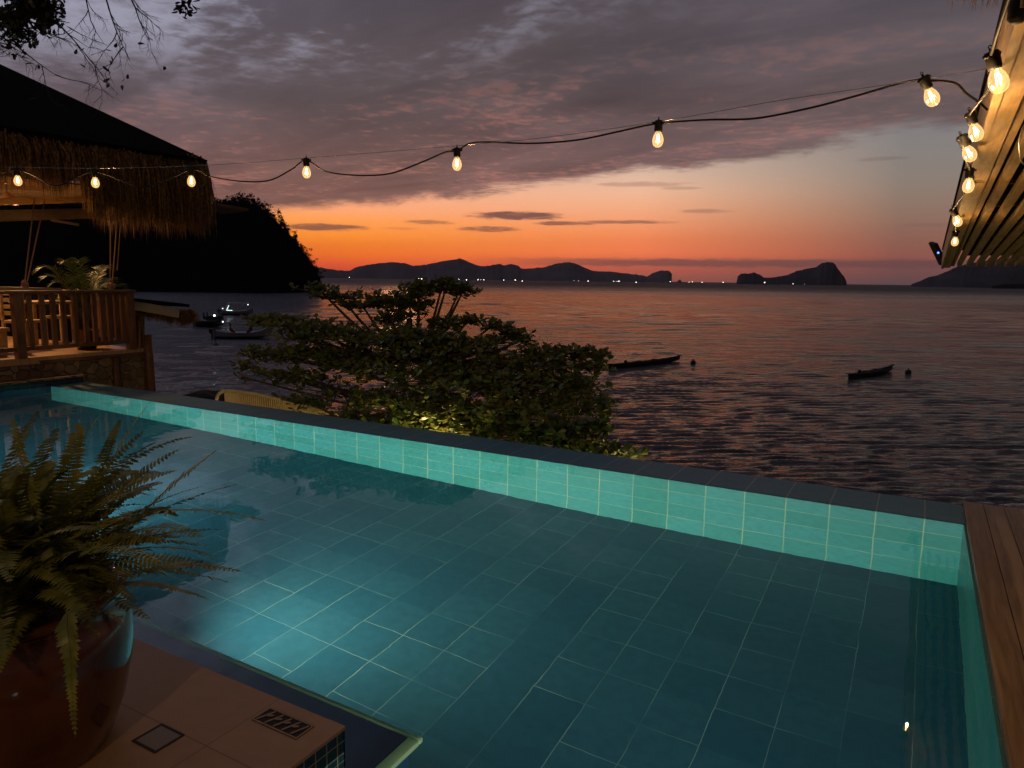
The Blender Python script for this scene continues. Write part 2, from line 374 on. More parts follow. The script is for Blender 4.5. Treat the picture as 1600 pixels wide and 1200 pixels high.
# thin dark bars of cloud in the clear band: (px, py, half width px, half height px, strength)
wob = N.m('SUBTRACT', N.noise(N.xyz(N.m('MULTIPLY', AZ, .25), N.m('MULTIPLY', EL, 1.6), 0), 2.2, 6, .65, .3), .5)
bars = [(808,337,72,7,.95),(880,349,46,3.5,.8),(975,347,75,3,.7),(765,358,46,4.5,.8),(670,347,36,3.5,.6),(508,355,66,5.5,.85),(1102,330,38,3.5,.4),(1000,288,70,4,.35),(1065,294,30,2.5,.3),(1380,248,48,3,.35),(1450,352,50,3,.3),(620,357,30,2,.3)]
acc = None
for px, py, w, h, s_ in bars:
    a0, e0 = azel(px, py); wa = abs(azel(px+w, py)[0]-a0); he = abs(azel(px, py-h)[1]-e0)
    q = N.m('ADD', N.m('POWER', N.m('DIVIDE', N.m('SUBTRACT', AZ, a0), wa), 2.), N.m('POWER', N.m('DIVIDE', N.m('SUBTRACT', EL, e0), he), 2.))
    k = N.m('MULTIPLY', N.mr(N.m('ADD', q, N.m('MULTIPLY', wob, 3.4)), 1.5, .1), s_)
    acc = k if acc is None else N.m('MAXIMUM', acc, k)
barcol = N.mix(N.mr(AZ, azB-8, azC), s2l(128,84,80), s2l(120,98,96))
sky = N.mix(acc, sky, barcol)
# low grey band of far cloud on the horizon
e1 = azel(1100, 411)[1]
band = N.mr(N.m('ABSOLUTE', N.m('ADD', N.m('SUBTRACT', EL, e1), N.m('MULTIPLY', wob, .55))), .42, .12)
band = N.m('MULTIPLY', band, N.mr(AZ, azel(690,411)[0], azel(1000,411)[0], 0, .75))
sky = N.mix(band, sky, s2l(116,80,82))
sky = N.mix(N.mr(AZ, azel(900,0)[0], azel(1500,0)[0], 0, 0.), sky, sky)
below = N.mr(EL, -.3, -3.); sky = N.mix(below, sky, (.02,.018,.02))
dim = N.m('MULTIPLY', N.mr(N.m('ABSOLUTE', AZ), 48, 100, 1., .3), N.mr(EL, 45, 80, 1., .7))
sky = N.mix(1., sky, N.node('ShaderNodeCombineColor').outputs[0], 'MULTIPLY')
for q_ in sky.node.inputs[7].links[0].from_node.inputs[:3]: N.put(q_, dim)
nish = N.node('ShaderNodeTexSky', sky_type='NISHITA'); nish.sun_disc = False
SUN_AZ = R(azel(620, 430)[0]); sd = FH*math.cos(SUN_AZ)+r0*math.sin(SUN_AZ)
nish.sun_elevation = R(.5); nish.sun_rotation = math.atan2(sd.x, sd.y)
sky = N.mix(.004, sky, nish.outputs[0])
N.put(bg.inputs[0], sky); bg.inputs[1].default_value = 1.0

sl = bpy.data.lights.new('sun', 'SUN'); sl.energy = .02; sl.angle = R(3); sl.color = (1,.45,.22)
so = bpy.data.objects.new('sun', sl); COL.objects.link(so)
dirn = -(sd*math.cos(R(1.0))+Vector((0,0,math.sin(R(1.0)))))
so.rotation_euler = dirn.to_track_quat('-Z', 'Y').to_euler()

def lamp(name, loc, power, color, radius=.05, kind='POINT', aim=None, spot=60, blend=.5):
    l = bpy.data.lights.new(name, kind); l.energy = power; l.color = color; l.shadow_soft_size = radius
    o = bpy.data.objects.new(name, l); COL.objects.link(o); o.location = loc
    if kind == 'SPOT': l.spot_size = R(spot); l.spot_blend = blend
    if aim is not None: o.rotation_euler = (Vector(aim)-Vector(loc)).to_track_quat('-Z', 'Y').to_euler()
    return o

# ------------------------------------------------------------------ sea, ground
def build_sea():
    A = np.radians(np.linspace(-62, 62, 640))
    rr = [9.]
    while rr[-1] < 110: rr.append(rr[-1]*1.0033)
    while rr[-1] < 260: rr.append(rr[-1]*1.0050)
    while rr[-1] < 7000: rr.append(rr[-1]*1.035)
    rr = np.array(rr); st = np.gradient(rr)
    a, r = np.meshgrid(A, rr); s = np.meshgrid(A, st)[1]
    lx, ly = r*np.sin(a), r*np.cos(a)                 # camera-bearing frame
    z = np.zeros_like(lx)
    for i in range(135):
        lam = .20*(4.6**rng.random()) if i < 100 else rng.uniform(1.6, 5.5); th = rng.normal(-.06, .19); k = 2*PI/lam
        amp = .0115*lam**.8*rng.uniform(.6, 1.2)
        fade = np.clip((lam/s-2.3)/3, 0, 1)*np.clip((900-r)/600, 0, 1)*(1 if lam < 1.5 else np.clip((r-30)/70, 0, 1)*.6)
        z += amp*fade*np.sin(k*(lx*np.sin(th)+ly*np.cos(th))+rng.uniform(0, 6.28))*(1+.4*np.sin(lx*.4/lam+ly*.21+i*1.7))*.45
    x = lx*r0.x + ly*FH.x; y = lx*r0.y + ly*FH.y
    n, m_ = lx.shape
    co = np.stack([x, y, z+SEA], -1).reshape(-1, 3)
    idx = np.arange(n*m_).reshape(n, m_)
    q = np.stack([idx[:-1,:-1], idx[:-1,1:], idx[1:,1:], idx[1:,:-1]], -1).reshape(-1, 4)
    me = bpy.data.meshes.new('sea'); me.vertices.add(len(co)); me.vertices.foreach_set('co', co.ravel().astype(np.float32))
    me.loops.add(q.size); me.loops.foreach_set('vertex_index', q.ravel().astype(np.int32))
    me.polygons.add(len(q)); me.polygons.foreach_set('loop_start', np.arange(0, q.size, 4, dtype=np.int32))
    me.polygons.foreach_set('use_smooth', np.ones(len(q), bool))
    me.update(calc_edges=True); me.materials.append(M['sea'])
    # make normals face up
    if me.polygons[0].normal.z < 0: me.flip_normals()
    o = bpy.data.objects.new('sea', me); COL.objects.link(o); tag(o, kind='structure')
build_sea()
g = MB()                                              # shore ground that falls from the terrace to the water
nx, ny = 60, 30
for j in range(ny+1):
    for i in range(nx+1):
        x = -60+80*i/nx; y = -30+46*j/ny
        sh = 10.5+1.2*math.sin(x*.5)+max(0, (-x-9))*.25
        t = (y-4)/(sh-4); z = -1.9-2.8*max(0, min(1, t)) - max(0, y-sh)*.8
        if x > -.5: z -= .6*min(1, (x+.5)/3)
        z += .12*math.sin(x*2.3+y)*math.cos(y*1.9-x*.7)
        g.v.append((x, y, z))
g.f = [(j*(nx+1)+i, j*(nx+1)+i+1, (j+1)*(nx+1)+i+1, (j+1)*(nx+1)+i) for j in range(ny) for i in range(nx)]; g.m = [0]*len(g.f)
tag(g.build('ground', M['terr'], smooth=True), kind='structure')

# ------------------------------------------------------------------ pool
XL, XR, YN, YF, DEP = -10.7, .36, .30, 5.58, -1.2
DX, DY, DZ = -1.59, 1.684, .09
pool = thing('swimming_pool', 'infinity pool lined with square teal tiles, lit from under the water', 'swimming pool')
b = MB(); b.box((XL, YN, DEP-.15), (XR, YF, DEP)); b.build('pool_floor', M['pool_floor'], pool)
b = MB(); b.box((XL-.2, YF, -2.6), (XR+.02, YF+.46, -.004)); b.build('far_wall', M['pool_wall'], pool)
b = MB(); b.box((XL-.2, YF, -.003), (XR+.01, YF+.49, .006)); bevel(b.build('coping', M['coping'], pool), .003)
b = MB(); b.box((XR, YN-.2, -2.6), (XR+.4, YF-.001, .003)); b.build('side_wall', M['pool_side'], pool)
b = MB(); b.box((XL-.22, YN-.2, -2.6), (XL, YF+.46, .088)); b.build('end_wall', M['mosaic_big'], pool)
b = MB(); b.box((XL-.24, YN-.2, .090), (XL+.015, YF+.47, .115)); b.build('end_wall_cap', M['stone'], pool)
b = MB(); b.box((DX+.001, YN-.2, -1.35), (XR, YN, -.002)); b.build('near_wall', M['pool_wall'], pool)
b = MB(); b.box((XL, DY-.3, DEP), (DX-.004, DY+.355, -.30)); bevel(b.build('submerged_step', M['step'], pool), .004)
b = MB(); b.box((XL, DY+.357, -.325), (DX+.050, DY+.380, -.292)); b.box((DX-.002, YN+.01, -.325), (DX+.050, DY+.356, -.292))
bevel(b.build('step_nosing', M['nosing'], pool), .006, 2)
# submerged round lamps: housing ring, lens
def pool_lamp(x, y, z, aim, power, spot=120, colr=(.82,1.,.95), blend=1.):
    n = (Vector(aim)-Vector((x, y, z))); n.z = 0; n = Vector((0, 1, 0))
    t = thing('pool_light', 'round underwater lamp set in the near wall of the pool', 'pool lamp', 'underwater pool lamps')
    a = MB(); a.lathe([(.11,0),(.115,.012),(.095,.022),(.085,.012)], (x, y, z), 28, axis=n); a.build('housing', M['metal'], t, True)
    a = MB(); a.lathe([(.0001,.006),(.084,.006)], (x, y, z), 28, axis=n); a.build('lens', emis('pool_lens', colr, 6, False), t)
    lamp('pool_lamp_beam', (x, y+.035, z), power, colr, .025, 'SPOT', aim, spot, blend)
PZ = -.55
for x, p_, aimx, sp in ((-9.2, 200, -8.6, 150), (-6.4, 400, -5.7, 150)):
    pool_lamp(x, DY+.359, PZ, (aimx, 5.6, -.55), p_, sp)
pool_lamp(-3.6, DY+.359, PZ+.08, (-2.0, 5.6, -.36), 270, 130, (.96,1,.76))
pool_lamp(-.45, YN+.005, PZ, (-.5, 5.6, -.2), 270, 78)
lamp('pool_lamp_beam', (XR-.03, 1.0, -.14), 75, (.95,1.,.62), .02, 'SPOT', (-1.65, 2.0, -.31), 60, 1.)  # added spot without a fixture, lights the step nosing and its corner
# surface of the pool water
w = MB(); nx, ny = 8, 4
def wq(x0, y0, x1, y1): w.add([(x0,y0,0),(x1,y0,0),(x1,y1,0),(x0,y1,0)], [(0,1,2,3)])
wq(XL, DY, XR, YF); wq(DX, YN, XR, DY)
tag(w.build('pool_water', M['water']), kind='structure')

# deck by the pool
dk_ = MB(); dk_.box((-14, -8, -.25), (DX-.002, DY-.002, DZ-.012)); dk_.box((DX-.002, -8, -.25), (6, YN-.21, DZ-.012))
dk_.box((-14, -8, DZ-.012), (DX+.004, DY+.004, DZ)); dk_.box((DX+.004, -8, DZ-.012), (6, YN-.15, DZ))
tag(dk_.build('terrace_floor', M['deck']), kind='structure')
mo = MB(); mo.box((DX-.004, YN-.14, -1.0), (DX+.001, DY+.001, DZ-.013)); mo.box((-10.65, DY-.004, -.29), (DX+.001, DY+.002, DZ-.013))
mo.build('mosaic_band', M['mosaic'], pool)
# drains in the terrace
t = thing('drain_cover', 'small square inset drain cover in the terrace beside the clay pot', 'drain cover')
a = MB(); x0, x1, y0, y1 = -2.12, -2.015, 1.280, 1.372
for bx in (((x0-.008,y0-.008),(x1+.008,y0)), ((x0-.008,y1),(x1+.008,y1+.008)), ((x0-.008,y0),(x0,y1)), ((x1,y0),(x1+.008,y1))):
    a.box((bx[0][0], bx[0][1], DZ+.0005), (bx[1][0], bx[1][1], DZ+.003))
a.build('frame', M['black'], t)
a = MB(); a.box((x0, y0, DZ+.0005), (x1, y1, DZ+.0018)); a.build('plate', mat('drain_plate', (.10,.075,.06), .5)[0], t)
t = thing('floor_grate', 'rectangular slotted metal grate at the corner of the terrace', 'drain grate')
x0, x1, y0, y1 = -1.88, -1.68, 1.556, 1.626; a = MB()
a.box((x0, y0, DZ+.0004), (x1, y1, DZ+.0012)); a.build('black_backing', M['black'], t)  # flat black sheet paints the shade inside the drain
a = MB()
for bx in (((x0-.006,y0-.006),(x1+.006,y0)), ((x0-.006,y1),(x1+.006,y1+.006)), ((x0-.006,y0),(x0,y1)), ((x1,y0),(x1+.006,y1))):
    a.box((bx[0][0], bx[0][1], DZ+.0004), (bx[1][0], bx[1][1], DZ+.004))
for k in range(5):
    xx = x0+.02+k*.04; a.beam((xx-.012, y0+.004, DZ+.003), (xx+.012, y1-.004, DZ+.003), .007, .003)
for k in range(4):
    xx = x0+.04+k*.04; a.beam((xx-.014, (y0+y1)/2, DZ+.0034), (xx+.004, (y0+y1)/2+.012, DZ+.0034), .008, .003)
a.build('grid', mat('worn_brass', (.20,.14,.09), .5, .6)[0], t)

# timber board on the right wall
t = thing('timber_ledge', 'brown varnished timber board capping the right wall of the pool', 'ledge')
a = MB(); a.box((.372, -1.5, .006), (.492, 6.03, .046)); a.box((.495, -1.5, .006), (.615, 6.03, .046)); a.box((.618, -1.5, .006), (.75, 6.03, .046))
bevel(a.build('board', M['plank'], t), .004)
a = MB(); a.box((.40, YN-.1, -2.6), (.74, 6.0, .004)); a.build('support_wall', M['stone'], t)
t = thing('wooden_post', 'short brown timber post past the right edge of the ledge', 'post')
a = MB(); a.box((.86, 6.0, -2.5), (.96, 6.1, .22)); bevel(a.build('shaft', M['wood_dark'], t), .006)
a = MB(); a.box((.84, 5.98, .221), (.98, 6.12, .245)); a.build('cap', M['wood_dark'], t)

# ------------------------------------------------------------------ string lights
def make_bulb():
    t = thing('string_light', 'x', 'light bulb', 'bulbs of the festoon string over the pool')
    s_ = MB(); s_.lathe([(.0001,0),(.020,0),(.022,-.006),(.022,-.05),(.019,-.058),(.016,-.058)], n=16)
    s_.lathe([(.004,0),(.006,.004),(.004,.010)], n=8); s_.tube([(-.034,0,-.012),(.034,0,-.012)], [.007,.007], 8)
    s_.tube([(0,.006*math.cos(q), .014+.006*math.sin(q)) for q in np.linspace(0, 2*PI, 9)], .0018, 5)
    s_.build('socket', M['black'], t, True)
    g_ = MB(); prof = [(.013,-.056),(.017,-.064),(.0245,-.078),(.0290,-.094),(.0295,-.106),(.027,-.118),(.021,-.129),(.011,-.136),(.0001,-.138)]
    g_.lathe(prof, n=20); go = g_.build('bulb', M['bulb'], t, True)
    f_ = MB()
    for k in range(4):
        a0 = k*PI/2; f_.tube([(.004*math.cos(a0), .004*math.sin(a0), -.072), (.008*math.cos(a0), .008*math.sin(a0), -.112)], .0012, 5)
    f_.build('filament', M['filament'], go)
    return t
proto = make_bulb(); used = [False]
def place_bulb(p, label, tilt=(0,0), rz=0., group=None):
    o = proto if not used[0] else dup(proto); used[0] = True
    o.location = p; o.rotation_euler = (tilt[0], tilt[1], rz); o['label'] = label
    if group: o['group'] = group
    lamp('bulb_glow', Vector(p)+Vector((0,0,-.10)), BULBW, (1,.58,.24), .009)
    return o
BULBW = 2.6
BS = .80
def bulb_at(px, py, D, label, tilt=0., group=None):     # px,py is the middle of the glass
    c = atd(px, py, D*.92); off = Vector((0, 0, .10*BS))
    if tilt: off = (Matrix.Rotation(tilt, 3, FH) @ off)
    q = off.normalized().to_track_quat('Z', 'Y') if tilt else None
    o = place_bulb(c+off, label, rz=0, group=group)
    o.rotation_mode = 'XYZ'
    m3 = (Matrix.Rotation(tilt, 3, FH) @ Matrix.Rotation(YAW+.3, 3, 'Z')) if tilt else Matrix.Rotation(YAW, 3, 'Z')
    o.rotation_euler = m3.to_euler(); o.scale = (BS,)*3; return c+off
S = []
for px, py, D, lb, tl in ((28,283,5.05,'leftmost lit bulb of the string, in front of the thatch above the wooden railing',0), (149,286,4.95,'second lit bulb from the left, in front of the thatch over the palm',0),
    (299,284,4.8,'lit bulb in front of the right end of the thatch fringe',0), (479,270,4.45,'first lit bulb right of the thatched roof, above the sunset',0),
    (714,257,3.95,'lit bulb in the middle of the string above the far peaked ridge',0), (1028,219,3.35,'lit bulb right of centre, hanging straight under a looped black socket',0),
    (1456,153,2.72,'rightmost bulb of the pool string, tilted in its socket next to the timber eave',R(-28))):
    S.append(bulb_at(px, py, D, lb, tl))
# black cord through the sockets
def bez(pts, n=10):                                    # Catmull-Rom
    P = [Vector(p) for p in pts]; P = [P[0]*2-P[1]]+P+[P[-1]*2-P[-2]]; o = []
    for i in range(1, len(P)-2):
        for k in range(n):
            t_ = k/n; a, b_, c, d_ = P[i-1:i+3]
            o.append(.5*((2*b_)+(c-a)*t_+(2*a-5*b_+4*c-d_)*t_*t_+(3*b_-a-3*c+d_)*t_**3))
    o.append(P[-2]); return o
cpx = [(-160,262,5.2),(-60,285,5.1),None,(88,290,5.),None,(225,292,4.88),None,(330,276,4.75),(375,283,4.66),(420,282,4.6),(455,265,4.5),None,(510,268,4.4),(560,274,4.3),(610,271,4.18),(660,253,4.07),(695,238,4.),None,(735,224,3.9),(765,222,3.85),(830,224,3.72),(900,219,3.6),(960,207,3.48),(1005,197,3.4),None,(1060,190,3.28),(1110,187,3.2),(1180,185,3.1),(1260,170,3.0),(1330,152,2.9),(1400,132,2.8),(1440,124,2.74),None,(1490,129,2.7),(1510,146,2.68),(1530,160,2.66),(1543,172,2.66)]
pts = []; k = 0
for c in cpx:
    if c is None: pts.append(S[k]+Vector((0,0,-.012))); k += 1
    else: pts.append(atd(c[0], c[1], c[2]*.92))
a = MB(); a.tube(bez(pts, 8), .0042, 6)
tag(a.build('light_cord', M['black'], smooth=True), 'black rubber cord of the string lights sagging across the sky', 'cable')
a = MB(); wpx = [(-160,262,5.15),(0,261,5.05),(160,263,4.95),(325,258,4.75),(479,247,4.44),(714,228,3.94),(850,215,3.65),(1030,190,3.34),(1200,160,3.05),(1320,142,2.9),(1462,121,2.71),(1552,106,2.62)]
a.tube(bez([atd(q[0], q[1], q[2]*.92) for q in wpx], 4), .0013, 5)
tag(a.build('steel_wire', M['metal'], smooth=True), 'thin steel support wire stretched above the cord to the eave', 'wire')

BULBW = 3.6
# ------------------------------------------------------------------ right hand eave
SL = -.065                                              # the roof drops towards the sea
e0 = onx(1524, 196, .155)
def eave(x, y, z=0.): return Vector((x, y, e0.z + (y-e0.y)*SL + z))
EX = e0.x; YE = 10.4
r_ = thing('pergola_roof', 'timber eave with narrow slats underneath, lit golden by bulbs at top right', 'roof')
a = MB(); a.beam(eave(EX+.062, -3, -.165), eave(EX+.062, YE, -.165), .064, .09); a.build('eave_beam', M['wood_pale'], r_)
a = MB(); a.beam(eave(EX+.014, -3, -.11), eave(EX+.014, YE+.02, -.11), .028, .22); a.build('fascia_board', M['wood_pale'], r_)
a = MB(); a.beam(eave(EX+.118, -3, -.155), eave(EX+.118, YE, -.155), .036, .07); a.build('batten', M['wood_pale'], r_)
for k in range(26):
    a = MB(); xx = EX+.185+k*.096; a.beam(eave(xx, -3, -.17), eave(xx, YE, -.17), .043, .055); a.build('slat', M['wood_pale'], r_)
a = MB()
for k in range(12): a.beam(eave(EX+.185, .2+k*.85, -.11), eave(EX+2.9, .2+k*.85, -.11), .06, .075)
a.build('purlin', M['wood_dark'], r_)
a = MB(); a.add([eave(EX-.01, -3, .003), eave(EX+3, -3, .01), eave(EX+3, YE+.05, .01), eave(EX-.01, YE+.05, .003)], [(0,1,2,3)])
ob = a.build('roof_sheet', M['roof_black'], r_); sm = ob.modifiers.new('s', 'SOLIDIFY'); sm.thickness = .03; sm.offset = 1
# posts carry it, off the picture
for y_ in (1.0, 6.6):
    a = MB(); a.box((EX+1.2, y_, -2.5), (EX+1.32, y_+.12, eave(0, y_, -.17).z)); a.build('post', M['wood_dark'], r_)
a = MB()                                               # a few straws over the roof edge at the top
for k in range(160):
    q = atd(1500+random.random()*70, -12, 2.25); q = q+Vector((random.gauss(0,.03), random.gauss(0,.05), .03)); dz = random.uniform(.02,.075)
    a.add([q, q+Vector((.003,0,0)), q+Vector((random.gauss(0,.01), 0, -dz))], [(0,1,2)])
a.build('thatch_edge', M['straw'], r_)
def eb(px, py, D, lb, tl=0.):
    return bulb_at(px, py, D, lb, tl, 'bulbs strung along the timber eave')
EB = [eb(1560,128,2.05,'largest and brightest bulb, hanging at the top of the timber eave',R(-20)), eb(1525,208,2.85,'bulb on the eave next to where the cord joins, upper of a close pair',R(-22)),
      eb(1515,241,3.0,'bulb on the eave, lower and brighter of a close pair',R(-30)), eb(1513,291,3.5,'eave bulb hanging straight in a long black socket, fourth from the top'),
      eb(1496,346,4.4,'eave bulb second from the floodlight, tilted in its socket',R(-25)), eb(1492,378,5.6,'lowest eave bulb in the picture, just above the small floodlight')]
oofs = []
for yy in (1.2, .2, -.8, -1.8):  # out-of-view bulbs added for warm light on the terrace
    BULBW = 1.2
    p = eave(EX-.05, yy, -.30); oofs.append(p)
    place_bulb(p, 'unseen bulb added to the eave string to light the terrace', group='bulbs strung along the timber eave')
a = MB(); pts = [eave(EX-.04, -3, -.15)]
for p in oofs[::-1]+EB: pts += [p+Vector((0,0,-.012)), p+Vector((.02, .22, -.035))]
a.tube(bez(pts, 6), .0042, 6)
tag(a.build('light_cord', M['black'], smooth=True), 'black cord looping between the bulbs along the timber eave', 'cable')
t = thing('string_light_socket', 'dark empty lamp socket at the top right corner of the eave', 'lamp socket')
p = atd(1590, 20, 1.9); a = MB(); a.lathe([(.0001,.0),(.02,0),(.023,-.01),(.023,-.05),(.016,-.06),(.0001,-.06)], p+Vector((0,0,.035)), 14); a.tube([p+Vector((0,0,.035)), p+Vector((0,0,.16))], .006, 6)
a.build('socket', M['black'], t, True)
# floodlight at the far end of the eave
t = thing('floodlight', 'small dark floodlight with a blue pilot light at the end of the eave', 'floodlight')
c = eave(EX-.1, YE-.15, -.05); c = atd(1466, 397, 9.6)
a = MB(); ax = (rt*.95+Vector((0,0,.55))-FH*.3).normalized(); sdv = ax.cross(FH).normalized()
a.beam(c-sdv*.17, c+sdv*.17, .26, .045, upv=ax); bevel(a.build('housing', M['black'], t), .008)
a = MB(); a.tube([c+rt*.03, c+rt*.12+Vector((0,0,.05)), c+rt*.22+Vector((0,0,.03))], .015, 6); a.tube([c+rt*.05+Vector((0,0,-.03)), c+rt*.12+Vector((0,0,.08))], .025, 6); a.build('bracket', M['black'], t)
a = MB(); q = [atd(*k_, 9.5) for k_ in ((1478,398),(1474,407),(1477,414),(1487,411),(1484,402),(1476,411),(1485,414),(1490,407),(1482,396),(1488,392))]
a.tube(bez(q, 5), .006, 5); a.build('cable', M['black'], t)
a = MB(); a.sphere(atd(1466, 395, 9.45), .013, 8, 6); a.build('pilot_light', emis('pilot_blue', (.1,.15,1.), 5, False), t)
t = thing('wire_loop', 'pale loop of loose wire hanging under the slats at the right edge', 'wire')
a = MB(); a.tube(bez([atd(*k_, 2.6) for k_ in ((1604,190),(1596,205),(1592,225),(1594,245),(1599,256),(1606,260))], 5), .003, 5); a.build('loop', M['metal'], t)

# ------------------------------------------------------------------ pavilion on the left
pv = thing('thatched_pavilion', 'dark thatched pavilion with shaggy straw fringe at upper left', 'pavilion')
C = Vector((-10.4, 8.1, 3.4)); C = onx(322, 257, -10.4)
# hip: find the slope that passes the photo's roof line at the frame edge
dd = ray(0, 108); best = min(((abs((CAM+dd*t_-C).x-(CAM+dd*t_-C).y), t_) for t_ in np.linspace(6, 30, 2000)))
H2 = CAM+dd*best[1]; hip = (H2-C); hip = hip/abs(hip.x); PKn = 6.0
apex = C+hip*PKn
a = MB()
ys = C.y-14
nz = Vector((0,0,-.10))
a.add([C, Vector((C.x, ys, C.z)), Vector((apex.x, ys, apex.z)), apex, Vector((C.x-14, C.y, C.z)), Vector((C.x-14, apex.y, apex.z))],
      [(0,3,2,1), (0,4,5,3)])
ob = a.build('roof', M['roof_black'], pv); sm = ob.modifiers.new('s', 'SOLIDIFY'); sm.thickness = .14; sm.offset = 0
def strands(mb, n, p0, p1, out_, ln, ln2, up_=.35, jx=.12, w=.016, rise=Vector((0,0,0))):
    p0, p1 = Vector(p0), Vector(p1); d_ = (p1-p0)
    for _ in range(n):
        u = random.random(); s0 = random.random()
        p = p0+d_*u+rise*(s0*up_)+Vector((random.gauss(0,.02), random.gauss(0,.02), random.gauss(0,.02)))
        L_ = (ln+(ln2-ln)*u)*random.uniform(.45, 1.12)*(1+.12*math.sin(u*37)+.08*math.sin(u*91))
        o = Vector(out_)*random.uniform(0, jx)+Vector((random.gauss(0,.03), random.gauss(0,.05), 0))
        m_ = p+Vector((0,0,-L_*.5))+o*.8+Vector(out_)*.02; e = p+Vector((0,0,-L_))+o*1.0
        th = random.uniform(0, PI); sv = Vector((math.cos(th), math.sin(th), 0))*w*random.uniform(.5, 1.1)
        mb.add([p-sv, p+sv, m_+sv*.8, m_-sv*.8, e], [(0,1,2,3), (3,2,4)])
a = MB(); rise = Vector((hip.x, 0, hip.z)).normalized()
random.seed(3)
L0 = 4.35; yb = onx(150, 300, C.x).y
strands(a, 9500, (C.x, yb-.05, C.z-.02), (C.x, C.y, C.z-.02), (1,0,0), .98, 1.0, .30, rise=rise)
strands(a, 7500, (C.x, C.y-6.5, C.z-.02), (C.x, yb, C.z-.02), (1,0,0), .75, .72, .55, rise=rise)
strands(a, 3500, (C.x, C.y, C.z-.02), (C.x-3.0, C.y, C.z-.02), (0,1,0), 1.0, .9, .30, rise=Vector((0,-1,.5)).normalized())
a.build('thatch_fringe', M['straw'], pv)
# soffit timbers seen under the fringe
a = MB()
bz = onx(60, 337, -11.6)
a.beam(onx(-300, 345, -11.8), onx(158, 333, -11.8), .08, .16); a.build('eave_beam', M['wood_pale'], pv)
a = MB(); a.beam(onx(-60, 317, -12.2), onx(152, 311, -12.2), .10, .10); a.build('soffit_board', M['wood_pale'], pv)
for k in range(14): a = MB(); a.box((-12.0-.30*k-.26, -2, 3.0), (-12.0-.30*k, 8.0, 3.03)); a.build('ceiling_board', M['wood_pale'], pv)
a = MB(); a.box((-16.6, 2, .401), (-16.5, 7.2, 1.35)); a.build('dark_back_panel', M['roof_black'], pv)  # black panel added to keep the space behind the railing dark
a = MB(); a.box((-16.6, 7.14, .401), (-11.9, 7.2, 1.28)); a.build('dark_side_panel', M['roof_black'], pv)  # second added black panel, hides the bright sea behind the railing
a = MB(); a.beam(onx(80, 344, -11.3), onx(122, 351, -11.3), .05, .03); a.build('brace', M['wood_pale'], pv)
a = MB()
a.tube([(-12.2, 3.4, .4), (-12.2, 3.4, C.z+.6)], .09, 10)
a.build('post', M['wood_dark'], pv)
a = MB(); a.beam(atd(322, 322, 12.4), atd(368, 330, 12.8), .9, .05); a.build('lower_eave', M['wood_dark'], pv)
# raised timber floor and rubble wall
a = MB(); a.box((-18, -1, .30), (-11.0, 7.22, .40)); bevel(a.build('platform', noisy('platform_planks', (.42,.25,.13), (.55,.35,.19), 4, .55, .2, .004, (1, 9, 1)), pv), .006)
t = thing('stone_wall', 'rubble stone retaining wall under the wooden railing', 'stone wall')
a = MB(); a.box((-11.5, -1, -3.5), (-11.02, 7.25, .298)); a.build('masonry', M['stone'], t)
a = MB(); a.box((-11.53, 5.6, .299), (-10.965, 7.32, .345)); a.build('coping_board', M['wood_dark'], t)
a = MB()
a.tube([(-10.95, 7.27, -1.6), (-10.95, 7.27, .2), (-10.97, 7.28, .62)], [.075,.07,.06], 10); a.tube([(-10.98, 6.72, -.5), (-10.98, 6.72, .29)], .045, 8); a.build('log_post', M['wood_dark'], t, True)
# railing
rl = thing('wooden_railing', 'brown wooden railing with square balusters on the pavilion platform', 'railing')
RX = -11.0; ya, yb_ = onx(28, 500, RX).y, onx(203, 500, RX).y
for y in (ya, yb_):
    a = MB(); a.box((RX-.06, y-.06, .401), (RX+.06, y+.06, 1.30)); bevel(a.build('post', M['wood_rail'], rl), .006)
a = MB(); a.box((RX-.06, ya-2.6, .401), (RX+.06, ya-2.48, 1.30)); bevel(a.build('post', M['wood_rail'], rl), .006)
a = MB(); a.box((RX-.075, ya-2.6, 1.301), (RX+.075, yb_+.09, 1.345)); bevel(a.build('top_rail', M['wood_rail'], rl), .006)
a = MB(); a.box((RX-.03, ya-2.6, .50), (RX+.03, yb_-.061, .56)); bevel(a.build('bottom_rail', M['wood_rail'], rl), .004)
for px in (47,67,84,100,118,134,148,160,171,182,192):
    y = onx(px, 500, RX).y
    a = MB(); a.box((RX-.024, y-.032, .561), (RX+.024, y+.032, 1.299)); a.build('baluster', M['wood_rail'], rl)
for y in (ya-.35, ya-.75, ya-1.15, ya-1.55):
    a = MB(); a.box((RX-.024, y-.032, .561), (RX+.024, y+.032, 1.299)); a.build('baluster', M['wood_rail'], rl)
a = MB(); y1_ = yb_
for k in range(5): a.box((RX-.15-k*.17, y1_-.03, .561), (RX-.10-k*.17, y1_+.03, 1.29))
a.box((RX-1., y1_-.05, 1.291), (RX-.08, y1_+.05, 1.335)); a.build('return_panel', M['wood_rail'], rl)
